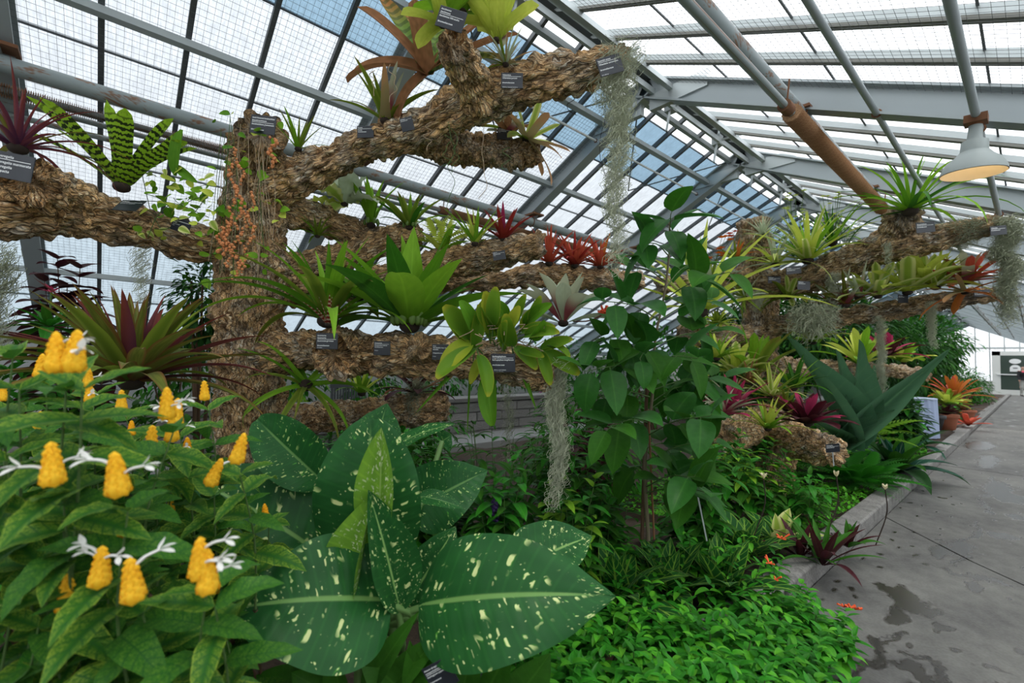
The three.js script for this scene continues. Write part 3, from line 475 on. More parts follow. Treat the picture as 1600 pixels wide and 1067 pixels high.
/** hanging moss: a tress of fine curled strands */
M.moss = std([.5, .53, .38], .95); M.mossG = std([.34, .37, .25], .95);
function moss(label, p, o = {}) {
  const { len = .5, w = .06, n = 90, mat = M.moss, r = .0011, top = .02, seg = 30, curl = .026 } = o, pos = [], idx = [];
  for (let k = 0; k < n; k++) {
    const l = len * (k < 4 ? 1 : Math.pow(rr(.1, 1), .7)), a = rr(0, 6.28), rad = w * Math.sqrt(R()), x0 = Math.cos(a) * rad, z0 = Math.sin(a) * rad, ph = rr(0, 6), fr = rr(18, 34), st0 = rr(0, .35) * (len - l), s = Math.round(clamp(l / .014, 6, seg * 2.2)), b0 = pos.length / 3, cu = curl * rr(.5, 1.3), q = R() * 50;
    for (let i = 0; i <= s; i++) {
      const t = i / s, y = -st0 - l * t + top * (R() - .5), sh = mix(1, .45, t * l / len + st0 / len), cx = x0 * sh + cu * Math.sin(ph + fr * l * t * 3.2) + .03 * w / .06 * n3(q, y * 5, 1) + .55 * w * n3(3, y * 4, p.x * 9) + rr(-.003, .003), cz = z0 * sh + cu * Math.cos(ph * 1.7 + fr * l * t * 2.7) + .03 * w / .06 * n3(q, y * 5, 9) + .4 * w * n3(8, y * 4, p.x * 9);
      for (let j = 0; j < 3; j++) { const e = j * 2.094; pos.push(cx + Math.cos(e) * r, y + r * Math.sin(e) * .5, cz + Math.sin(e) * r); }
      if (i) for (let j = 0; j < 3; j++) { const A = b0 + (i - 1) * 3 + j, B = b0 + (i - 1) * 3 + (j + 1) % 3; idx.push(A, B, A + 3, B, B + 3, A + 3); }
    }
  }
  const g = new THREE.BufferGeometry(); g.setAttribute('position', new THREE.Float32BufferAttribute(pos, 3)); g.setIndex(idx); g.computeVertexNormals();
  return single('spanish_moss', label, 'moss', g, mat, p);
}
// ---------------------------------------------------------------- plants on the big tree
const B = 'bromeliad';
rosette('zebra_bromeliad', 'large upright bromeliad banded lime and black, on the tree\'s limb beside the trunk', B, at(190, 292, 2.5), { n: 15, L: .5, W: .088, tilt: [.1, 1.05], arch: [.1, .5], jit: .2, mats: [LM.zebra], prof: 'strap', fold: .1, cup: .25, nl: 14, nw: 6, inner: .9 });
rosette('red_bromeliad', 'thin-leaved wine-red bromeliad above the black card at the tree\'s cut stub', B, at(28, 232, 1.98), { n: 30, L: .42, W: .026, tilt: [.1, 1.35], arch: [.5, 1.7], mats: [LM.purple, LM.purple, LM.redgreen], prof: 'thin', fold: .5 });
{ // tall banded vriesea behind the stub with brown dying leaves
  const g = thing('vase_bromeliad', 'tall half-withered bromeliad with brown and banded leaves behind the highest stub', B, at(668, 118, 2.62));
  for (const [dx, dy, dz, L, W, a, m] of [[-60, -120, 0, .46, .075, .3, 'zebraBrown'], [-95, -40, -.05, .42, .1, 1.0, 'brown'], [-30, -110, .1, .44, .08, .3, 'zebraBrown'], [70, -120, .1, .5, .085, .35, 'zebraBrown'], [130, -85, .05, .5, .08, .3, 'brown'], [110, -60, .1, .46, .085, .6, 'zebraBrown'], [20, -110, .12, .42, .09, .25, 'zebraBrown'], [-50, -70, -.1, .4, .07, .5, 'brown'], [90, -110, .0, .44, .07, .3, 'brown'], [-10, -60, -.08, .3, .08, .3, 'brown'], [-38, 25, -.02, .28, .07, 1.2, 'brown']]) { const b = V(0, 0, 0), d = at(668 + dx, 118 + dy, 2.62 + dz).sub(g.position).normalize(); setLeaf(mesh('leaf', blade({ L: 1, W: W / L, prof: 'strap', arch: a, fold: .2, cup: .4, nl: 14, nw: 6 }), LM[m], g), b, d, V(-d.x * .3, .6, 0).addScaledVector(cW, -.6), L * 1.25); }
}
const brom = (px, py, z, label, o) => rosette(o.name || 'bromeliad', label, B, at(px, py - 3, z * .975), { ...o, L: o.L * 1.3, W: o.W * 1.35 });
brom(692, 42, 2.3, 'pale green bromeliad left of the highest black card', { n: 16, L: .2, W: .055, tilt: [.1, 1.1], arch: [.2, .6], mats: [LM.lime, LM.light], fold: .2, cup: .3 });
brom(722, 22, 2.35, 'bright green bromeliad above the highest black card', { n: 13, L: .22, W: .05, tilt: [.1, 1.0], arch: [.2, .6], mats: [LM.light] });
brom(776, 66, 2.4, 'pale lime bromeliad with a pinkish heart over the highest fork', { n: 13, L: .2, W: .06, tilt: [.1, .95], arch: [.1, .5], mats: [LM.lime, LM.lime, LM.pinkgrey], fold: .1, cup: .4 });
brom(790, 104, 2.42, 'spiky grey-green air plant on the fork above the lettered card', { name: 'air_plant', n: 30, L: .16, W: .012, tilt: [.1, 1.25], arch: [.1, .7], mats: [LM.tan, LM.olive, LM.grey], prof: 'thin', fold: .5, nw: 2 });
brom(602, 192, 2.78, 'tan and rose bromeliad on the rising limb between two small cards', { n: 20, L: .28, W: .05, tilt: [.1, 1.1], arch: [.2, .7], mats: [LM.tan, LM.tan, LM.pinkgrey, LM.olive], prof: 'sword', fold: .3 });
brom(466, 236, 2.9, 'small narrow-leaved green orchid beside the trunk\'s top stub', { name: 'orchid', n: 14, L: .2, W: .025, tilt: [.05, .9], arch: [.1, .5], mats: [LM.olive, LM.light], prof: 'sword' });
brom(822, 222, 3.02, 'olive bromeliad with drooping yellow leaves on the short hidden limb', { n: 16, L: .26, W: .05, tilt: [.3, 1.9], arch: [.2, .7], mats: [LM.olive, LM.stripe, LM.tan], fold: .2, axis: V(.5, 1, -.3) });
brom(792, 212, 3.0, 'rusty little bromeliad beside the olive one on the short limb', { n: 12, L: .14, W: .035, tilt: [.2, 1.3], arch: [.2, .6], mats: [LM.brown, LM.pinkgrey] });
brom(538, 322, 3.42, 'pale staghorn fern with broad lobed fronds behind the trunk', { name: 'staghorn_fern', n: 11, L: .24, W: .12, tilt: [.2, 1.3], arch: [.3, 1.2], mats: [LM.grey, LM.lime, LM.stripe], prof: 'obov', fold: .1, wave: .14, nl: 12, nw: 6 });
brom(496, 372, 3.25, 'small spidery green plant hanging beside the trunk', { name: 'spider_plant', n: 18, L: .17, W: .024, tilt: [.2, 1.4], arch: [.3, 1.1], mats: [LM.light, LM.olive], prof: 'sword' });
const orchid = (px, py, z, label, n, L, W, spread, mats, bulbs = 6) => {
  const g = rosette('orchid', label, 'orchid', at(px, py, z), { n, L, W, tilt: [.1, spread], arch: [.15, .7], mats, prof: 'lance', fold: .25, nl: 12 });
  for (let i = 0; i < bulbs; i++) { const a = i * 2.4, r = L * .13; mesh('pseudobulb', new THREE.SphereGeometry(L * .032, 8, 8).scale(1, 1.8, 1).translate(Math.cos(a) * r, L * .06, Math.sin(a) * r), M.bulb ||= std([.1, .18, .03], .6), g); } return g;
};
orchid(580, 352, 3.42, 'upright green orchid on the hidden limb, next to the pale fern', 12, .4, .055, .55, [LM.light, LM.mid]);
orchid(640, 356, 3.45, 'bushy green orchid on the stub end right of the upright one', 18, .36, .055, 1.0, [LM.light, LM.mid, LM.olive]);
brom(512, 505, 2.62, 'large arching olive-green bromeliad over the big cut knot', { n: 36, L: .52, W: .048, tilt: [.1, 1.2], arch: [.4, 1.35], mats: [LM.olive, LM.olive, LM.light, LM.orchid], prof: 'broad', fold: .35, nl: 14 });
brom(513, 510, 2.46, 'little red and cream striped bromeliad at the heart of the arching one', { name: 'zebra_bromeliad', n: 8, L: .15, W: .022, tilt: [.1, .9], arch: [.1, .3], mats: [LM.zebraRed], prof: 'sword' });
orchid(640, 510, 2.55, 'big broad-leaved orchid with swollen bulbs on the low front limb', 24, .68, .17, 1.25, [LM.orchid, LM.orchid, LM.light, LM.mid], 14);
{ // bulbophyllum: paddle leaves on a mat of roots along the end of the low limb
  const g = thing('paddle_orchid', 'creeping orchid with yellow-green paddle leaves over the end of the low limb', 'orchid', at(775, 535, 2.36)), o = g.position;
  const A = [[745, 540, 693, 478, 46], [735, 530, 700, 500, 40], [742, 545, 755, 470, 26], [765, 520, 757, 455, 36], [770, 510, 775, 448, 30], [790, 500, 772, 470, 28], [805, 505, 822, 460, 22], [780, 530, 795, 492, 26], [800, 540, 790, 490, 30], [786, 538, 792, 500, 24], [815, 515, 850, 480, 30], [820, 508, 862, 475, 26], [828, 505, 845, 462, 20], [815, 520, 868, 512, 24], [820, 525, 874, 520, 26], [845, 545, 895, 530, 24], [848, 548, 905, 585, 30], [735, 535, 690, 580, 40], [742, 545, 683, 592, 44], [748, 555, 762, 620, 30], [765, 585, 770, 665, 38], [805, 542, 838, 578, 30], [845, 550, 860, 602, 24], [740, 520, 718, 470, 30], [795, 515, 812, 478, 24], [770, 530, 752, 498, 26], [860, 540, 890, 560, 18], [812, 548, 850, 558, 20], [775, 515, 748, 475, 24], [830, 530, 850, 500, 24], [790, 550, 775, 530, 14], [752, 560, 735, 600, 20]];
  A.forEach(([x0, y0, x1, y1, w], i) => { const z = 2.34 - (i % 5) * .03, p = at(x0, y0, z + .04), q = at(x1, y1, z - rr(0, .08)), d = q.clone().sub(p), L = d.length(), n = cW.clone().multiplyScalar(-1).add(V(rr(-.5, .5), .45, rr(-.5, .5))); const m = mesh('leaf', blade({ L: 1, W: 1, prof: 'oval', arch: [.3, .6, .9][i % 3], fold: .12, cup: .15, nl: 12, nw: 4, chord: true }), i % 7 == 3 ? LM.bulboY : i == 20 || i % 6 == 5 ? LM.orchid : LM.bulbo, g); setLeaf(m, p.clone().sub(o), d, n, w * .85 * z / F, L, L * .9); mesh('petiole', rod(p.clone().sub(o).addScaledVector(d, .06), p.clone().sub(o).addScaledVector(d, -.22).add(V(0, -.01, -.0)), .004, .004, 5), M.stem, g); });
  for (let i = 0; i < 40; i++) { const a = at(rr(735, 860), rr(505, 570), rr(2.24, 2.4)).sub(o); mesh('root', tube([a, a.clone().add(V(rr(-.05, .05), rr(-.03, .03), rr(-.05, .05))), a.clone().add(V(rr(-.1, .1), rr(-.1, .02), rr(-.1, .1)))], .0022, 6, 4), M.root, g); }
  // a strap leaf hanging far below the limb
  for (const [x0, y0, x1, y1, w] of [[700, 590, 650, 645, 7], [735, 585, 730, 680, 5], [820, 590, 838, 640, 9]]) { const p = at(x0, y0, 2.36), q = at(x1, y1, 2.34), d = q.clone().sub(p); setLeaf(mesh('leaf', blade({ L: 1, W: 1, prof: 'sword', arch: .4, fold: .3, nl: 8, nw: 2, chord: true }), LM.orchid, g), p.clone().sub(o), d, cW.clone().negate(), w * 2.36 / F, d.length(), .1); }
}
brom(742, 384, 3.28, 'yellow-green striped bromeliad on the pale-ended limb', { n: 18, L: .24, W: .035, tilt: [.1, .95], arch: [.15, .5], mats: [LM.lime, LM.stripe, LM.light], prof: 'sword' });
brom(786, 378, 3.34, 'deep red bromeliad on the pale-ended limb', { n: 20, L: .23, W: .045, tilt: [.1, 1.05], arch: [.15, .5], mats: [LM.red, LM.red, LM.crimson], prof: 'sword' });
brom(858, 415, 4.0, 'coral bromeliad with tall upright leaves, first on the far limb', { n: 16, L: .32, W: .05, tilt: [.1, 1.0], arch: [.1, .6], mats: [LM.coral], prof: 'sword' });
brom(898, 418, 4.05, 'coral bromeliad, middle of three on the far limb', { n: 24, L: .3, W: .052, tilt: [.1, 1.2], arch: [.2, .8], mats: [LM.coral, LM.red], prof: 'sword' });
brom(938, 420, 4.1, 'coral bromeliad nearest the long moss on the far limb', { n: 22, L: .28, W: .05, tilt: [.1, 1.2], arch: [.2, .8], mats: [LM.coral, LM.coral, LM.orange], prof: 'sword' });
brom(880, 508, 2.85, 'pale grey and rose bromeliad with broad paddle leaves behind the creeping orchid', { n: 16, L: .3, W: .075, tilt: [.1, 1.2], arch: [.1, .7], mats: [LM.pinkgrey, LM.grey, LM.grey], prof: 'obov', cup: .3, nw: 6 });
{ const g = thing('coral_flower', 'orange-red coral flower spike on a red stalk left of the young tree', 'flower', at(895, 502, 2.8)); const q = at(945, 490, 2.75).sub(g.position); mesh('stem', tube([V(0, 0, 0), q.clone().multiplyScalar(.5).add(V(0, -.02, 0)), q], .004, 10, 6), M.stemR, g); for (let i = 0; i < 26; i++) { const d = V(rr(-1, 1), rr(-.3, 1), rr(-1, 1)).normalize(); mesh('bud', rod(q, q.clone().addScaledVector(d, rr(.02, .05)).add(V(0, .01, 0)), .004, .006, 5), M.coralF ||= std([.75, .09, .03], .6), g); } }
brom(205, 600, 2.2, 'very large olive and red bromeliad between the yellow flowers and the trunk', { n: 72, L: .5, W: .055, tilt: [.12, 1.4], arch: [.15, .9], mats: [LM.redgreen, LM.redgreen, LM.olive, LM.redgreen, LM.purple], prof: 'broad', fold: .4, nl: 12, inner: .7 });
brom(565, 618, 3.65, 'small lime bromeliad on the lowest limb below the big knot', { n: 16, L: .28, W: .04, tilt: [.15, 1.15], arch: [.2, .9], mats: [LM.lime, LM.light], prof: 'sword' });
brom(478, 605, 2.85, 'strappy green plant drooping from the trunk above the lowest limb', { name: 'spider_plant', n: 15, L: .4, W: .035, tilt: [.5, 1.7], arch: [.8, 2], mats: [LM.light, LM.olive, LM.orchid], prof: 'sword', axis: V(.5, .6, .1) });
brom(650, 618, 3.85, 'dull maroon bromeliad with a dead leaf at the end of the lowest limb', { n: 18, L: .25, W: .05, tilt: [.2, 1.4], arch: [.3, 1], mats: [LM.redleaf, LM.maroon, LM.brown] });
brom(690, 400, 3.5, 'pale fern frond clump on the limb behind the broad-leaved orchid', { name: 'fern', n: 12, L: .25, W: .05, tilt: [.3, 1.2], arch: [.3, 1], mats: [LM.lime, LM.light], prof: 'lance' });
brom(560, 470, 3.0, 'dark leafy plant behind the arching bromeliad', { name: 'foliage_plant', n: 20, L: .3, W: .05, tilt: [.3, 1.5], arch: [.3, 1], mats: [LM.mid, LM.orchid], prof: 'lance' });
{ // creeper on the trunk top with hanging orange flower chains
  const g = thing('creeping_vine', 'vine with heart leaves and hanging orange flower chains over the trunk fork', 'vine', at(370, 300, 2.85)), o = g.position, lg = blade({ L: 1, W: .75, prof: 'ovate', arch: .4, fold: .2, nl: 8, chord: true });
  for (let i = 0; i < 26; i++) { const x = rr(345, 425), a = at(x, rr(175, 260), 2.62 + rr(0, .12)), b = at(x + rr(-25, 25), rr(340, 470), 2.55 + rr(0, .15)); mesh('stem', tube([a, a.clone().lerp(b, .4).add(V(rr(-.04, .04), 0, rr(-.04, .04))), b].map(p => p.sub(o)), .0016, 10, 4), i % 3 ? M.root : M.stem, g); }
  for (let i = 0; i < 90; i++) { const left = i % 3, p = left == 0 ? at(rr(240, 345), rr(275, 340), rr(2.5, 2.7)) : left == 1 ? at(rr(335, 440), rr(170, 350), rr(2.6, 2.75)) : at(rr(310, 440), rr(300, 440), rr(2.55, 2.7)), d = V(rr(-1, 1), rr(-1, .3), rr(-1, 1)); setLeaf(mesh('leaf', lg, pick([LM.light, LM.lime, LM.light, LM.orchid]), g), p.sub(o), d, V(rr(-.4, .4), .5, rr(-.4, .4)).addScaledVector(cW, -.8), rr(.035, .075)); }
  for (const [x, y0, y1] of [[358, 330, 420], [370, 350, 440], [352, 345, 400], [380, 330, 430], [345, 355, 395], [392, 300, 385], [365, 230, 330], [425, 215, 265], [375, 260, 345]]) { const f = [], n = 22; for (let k = 0; k < n; k++) { const p = at(x + 5 * Math.sin(k * .5), mix(y0, y1, k / n), 2.52).sub(o), s = new THREE.IcosahedronGeometry(rr(.006, .012), 0); s.translate(p.x + rr(-.01, .01), p.y, p.z + rr(-.01, .01)); f.push(s); } mesh('flower_chain', merge(f), M.chain ||= std([.52, .2, .07], .8), g); }
}
{ // vine leaves along the left limb
  const g = thing('creeping_vine', 'pale green vine trailing along the limb beside the zebra bromeliad', 'vine', at(280, 300, 2.6)), o = g.position, lg = blade({ L: 1, W: .6, prof: 'ovate', arch: .4, fold: .2, nl: 8, chord: true });
  for (let i = 0; i < 12; i++) { const a = at(rr(225, 330), rr(300, 345), rr(2.5, 2.65)), b = at(rr(215, 340), rr(255, 380), rr(2.45, 2.6)); mesh('stem', tube([a, a.clone().lerp(b, .5).add(V(0, rr(-.03, .05), 0)), b].map(p => p.sub(o)), .002, 8, 4), M.stem, g); }
  for (let i = 0; i < 46; i++) setLeaf(mesh('leaf', lg, pick([LM.light, LM.lime, LM.stripe]), g), at(rr(215, 335), rr(255, 375), rr(2.42, 2.62)).sub(o), V(rr(-1, 1), rr(-1, .5), rr(-1, 1)), V(rr(-.4, .4), .5, rr(-.4, .4)).addScaledVector(cW, -.8), rr(.035, .075));
  for (const [x0, y0, x1, y1, w] of [[275, 275, 285, 203, 20], [275, 260, 308, 285, 14]]) { const p = at(x0, y0, 2.45), q = at(x1, y1, 2.43), d = q.clone().sub(p); setLeaf(mesh('leaf', blade({ L: 1, W: 1, prof: 'oval', arch: .4, fold: .2, nl: 10, chord: true }), LM.orchid, g), p.sub(o), d, cW.clone().negate(), w * 2.45 / F, d.length()); }
}
// roots and moss hanging from the limbs
moss('long grey moss tress hanging from the tip of the highest limb', at(968, 105, 2.2), { len: 1.02, w: .055, n: 105 });
moss('thick upper tangle of grey moss draped over the highest limb\'s tip', at(960, 78, 2.22), { len: .35, w: .09, n: 120 });
moss('straight pale moss tress hanging from the end of the low limb', at(872, 560, 2.34), { len: .78, w: .045, n: 170 });
moss('wisps of dull moss on the lowest limb\'s end', at(650, 590, 3.7), { len: .32, w: .1, n: 110, mat: M.mossG });
moss('thin moss wisp left of the straight tress', at(795, 600, 2.9), { len: .5, w: .03, n: 30, mat: M.mossG });
moss('moss veil under the limb left of the trunk', at(225, 385, 2.5), { len: .36, w: .035, n: 36 });
moss('grey-green moss tress at the frame edge beyond the yellow flowers', at(8, 380, 1.95), { len: .62, w: .05, n: 90, mat: M.mossG });
{ const g = thing('aerial_roots', 'thin tan and green roots dangling under the rising limb', 'roots', at(700, 240, 2.7)), o = g.position; for (const [x, y0, y1, k] of [[705, 190, 330, 0], [712, 200, 270, 0], [698, 210, 260, 0], [756, 200, 310, 1], [668, 190, 235, 1], [790, 230, 265, 0], [940, 120, 310, 2], [895, 130, 180, 2], [870, 100, 150, 1], [905, 90, 140, 1], [578, 110, 150, 1], [612, 100, 160, 1]]) { const P = []; for (let i = 0; i < 7; i++) P.push(at(x + rr(-9, 9), mix(y0, y1, i / 6), 2.42).sub(o)); mesh('root', tube(P, .0018, 24, 4), [M.stem, M.root, M.soilB][k], g); } }
// ---------------------------------------------------------------- foreground: giant dumb cane
const spotTex = (seed, base, pale, dens, veinC) => lm((u, v) => {
  const au = Math.abs(u), q = ((v * 13 - au * 1.6) % 1 + 1) % 1; let k = mix3(base, [base[0] * 1.5, base[1] * 1.35, base[2] * 1.3], .5 + .5 * n3(u * 2, v * 3, seed));
  k = mix3(k, [k[0] * 1.35, k[1] * 1.25, k[2] * 1.2], sst(.16, .04, Math.min(q, 1 - q)) * .7);
  const x = u * 3.4 + .3 * n3(u * 5, v * 9, seed + 3), y = (v * 13 - au * 1.6) * 1.3, A = n3(x, y, seed * 5 + 1), b2 = n3(x * 2.2, y * 1.9, seed * 5 + 9), ok = sst(-.35, .5, n3(u * 2.4, v * 4, seed + 17));
  k = mix3(k, [.07, .28, .03], sst(.52 - dens, .62 - dens, A * .9 + .1 * b2) * ok * .8);
  k = mix3(k, pale, Math.max(sst(.68 - dens, .74 - dens, A) * ok, sst(.76 - dens, .8 - dens, b2) * ok));
  return mix3(k, veinC, sst(.055, .02, au) * sst(1, .75, v) * .95);
}, { w: 512, h: 512, coat: .3, cr: .35, tr: .15 });
const D1m = spotTex(1, [.011, .07, .015], [.58, .64, .28], 0, [.15, .3, .08]), D2m = spotTex(2, [.012, .075, .016], [.58, .64, .28], .06, [.2, .36, .1]), D3m = spotTex(3, [.011, .07, .015], [.4, .5, .18], -.03, [.1, .22, .06]), D4m = spotTex(4, [.13, .29, .03], [.66, .72, .45], .16, [.3, .46, .12]);
{
  const g = thing('dumb_cane', 'giant dumb cane with broad white-flecked leaves in front of the trunk', 'plant', at(585, 1010, 1.55)), o = g.position.clone(); o.y = .08; g.position.copy(o);
  const hub = at(585, 990, 1.55);
  const leaf = (x0, y0, z0, x1, y1, z1, w, mat, nx, ny, nz, s = {}) => {
    const p = at(x0, y0, z0), q = at(x1, y1, z1), d = q.clone().sub(p), L = d.length(), W = w * (z0 + z1) / 2 / F, n = V(0, 0, 0).addScaledVector(cR, nx).addScaledVector(cU, ny).addScaledVector(cW, -nz);
    const m = mesh('leaf', blade({ L: 1, W: +(W / L).toFixed(2), prof: 'ovate', arch: .7, fold: .18, cup: .1, nl: 44, nw: 22, chord: true, ribs: .007, nrib: 13, wave: .025, waves: 2, ...s }), mat, g);
    setLeaf(m, p.clone().sub(o), d, n, L, L, L);
    mesh('petiole', tube([p.clone().addScaledVector(d, .06), p.clone().addScaledVector(d, -.25).lerp(hub, .2).add(V(0, -.04, 0)), hub, V(hub.x * .98, .06, hub.z)].map(v => v.clone().sub(o)), .011, 20, 8, -.5), M.petiole ||= std([.1, .2, .05], .6), g);
  };
  leaf(612, 938, 1.42, 345, 955, 1.25, 205, D1m, -.15, .75, .75, { arch: .8, cup: -.1 });
  leaf(655, 945, 1.45, 962, 932, 1.35, 190, D1m, .1, .7, .8, { arch: .9, cup: -.15 });
  leaf(800, 895, 1.6, 925, 838, 1.7, 100, D2m, .05, .8, .7, { arch: .6 });
  leaf(580, 905, 1.6, 580, 655, 1.62, 172, D1m, .05, .25, 1, { arch: .5, prof: 'oval', cup: -.08 });
  leaf(583, 915, 1.5, 596, 668, 1.42, 62, D4m, -.1, .1, 1, { arch: -.25, prof: 'obov', cup: .5, fold: .3 });
  leaf(555, 948, 1.46, 585, 770, 1.44, 70, D4m, -.5, .1, .9, { arch: .2, prof: 'lance', cup: .6, fold: .6 });
  leaf(625, 955, 1.44, 575, 765, 1.43, 74, D2m, .6, .1, .8, { arch: .3, prof: 'lance', cup: .5, fold: .5 });
  leaf(508, 755, 1.8, 402, 655, 1.78, 96, D3m, -.1, .45, .85, { arch: .35, prof: 'oval' });
  leaf(575, 740, 1.95, 605, 630, 2, 95, D3m, .1, .3, 1, { arch: .3 });
  leaf(610, 700, 1.85, 712, 662, 1.85, 46, D2m, 0, .95, .35, { arch: .4, cup: -.1 });
  leaf(640, 800, 1.85, 762, 735, 1.9, 105, D3m, .1, .5, .85, { arch: .4 });
  leaf(655, 775, 1.75, 725, 795, 1.72, 30, D3m, .1, .8, .6, { arch: .5 });
  leaf(630, 950, 1.6, 712, 822, 1.7, 92, D2m, .4, .3, .85, { arch: .3 });
  leaf(530, 880, 1.7, 498, 735, 1.75, 60, D3m, -.7, .2, .6, { arch: .3 });
  leaf(510, 872, 1.75, 285, 745, 1.8, 150, D1m, -.05, .8, .6, { arch: .8 });
  leaf(690, 690, 2, 705, 640 + 40, 2, 40, D3m, .3, .4, .8, { arch: .3 });
  for (const [x, y] of [[560, 1067], [610, 1060], [585, 1075]]) mesh('stem', tube([at(x, y, 1.55), at(x + 4, y - 60, 1.55), at(590, y - 150, 1.56)].map(v => v.sub(o)), .017, 12, 8), M.petiole, g);
}
{ // strap leaves and dark broad leaves at the foot of it
  const g = thing('strap_plant', 'dark strap-leaved plant at the foot of the dumb cane', 'plant', at(590, 1090, 1.4)), o = g.position;
  for (const [x0, y0, x1, y1, w, m] of [[570, 1080, 655, 955, 34, 'mid'], [600, 1085, 700, 985, 40, 'mid'], [620, 1085, 690, 1010, 60, 'mid'], [720, 1090, 745, 985, 44, 'mid'], [640, 1090, 560, 1010, 50, 'mid'], [520, 1085, 455, 1050, 50, 'mid'], [480, 1085, 400, 1055, 60, 'mid'], [760, 1085, 800, 1010, 60, 'mid'], [740, 1090, 690, 1040, 50, 'mid'], [800, 1095, 860, 1020, 60, 'mid'], [540, 1100, 520, 1010, 40, 'mid'], [660, 1100, 640, 1000, 40, 'mid']]) { const p = at(x0, y0, 1.4), q = at(x1, y1, 1.38), d = q.clone().sub(p); setLeaf(mesh('leaf', blade({ L: 1, W: 1, prof: 'lance', arch: .5, fold: .2, nl: 12, chord: true }), LM[m], g), p.sub(o), d, V(rr(-.3, .3), .5, 0).addScaledVector(cW, -.8), w * 1.4 / F, d.length()); }
}
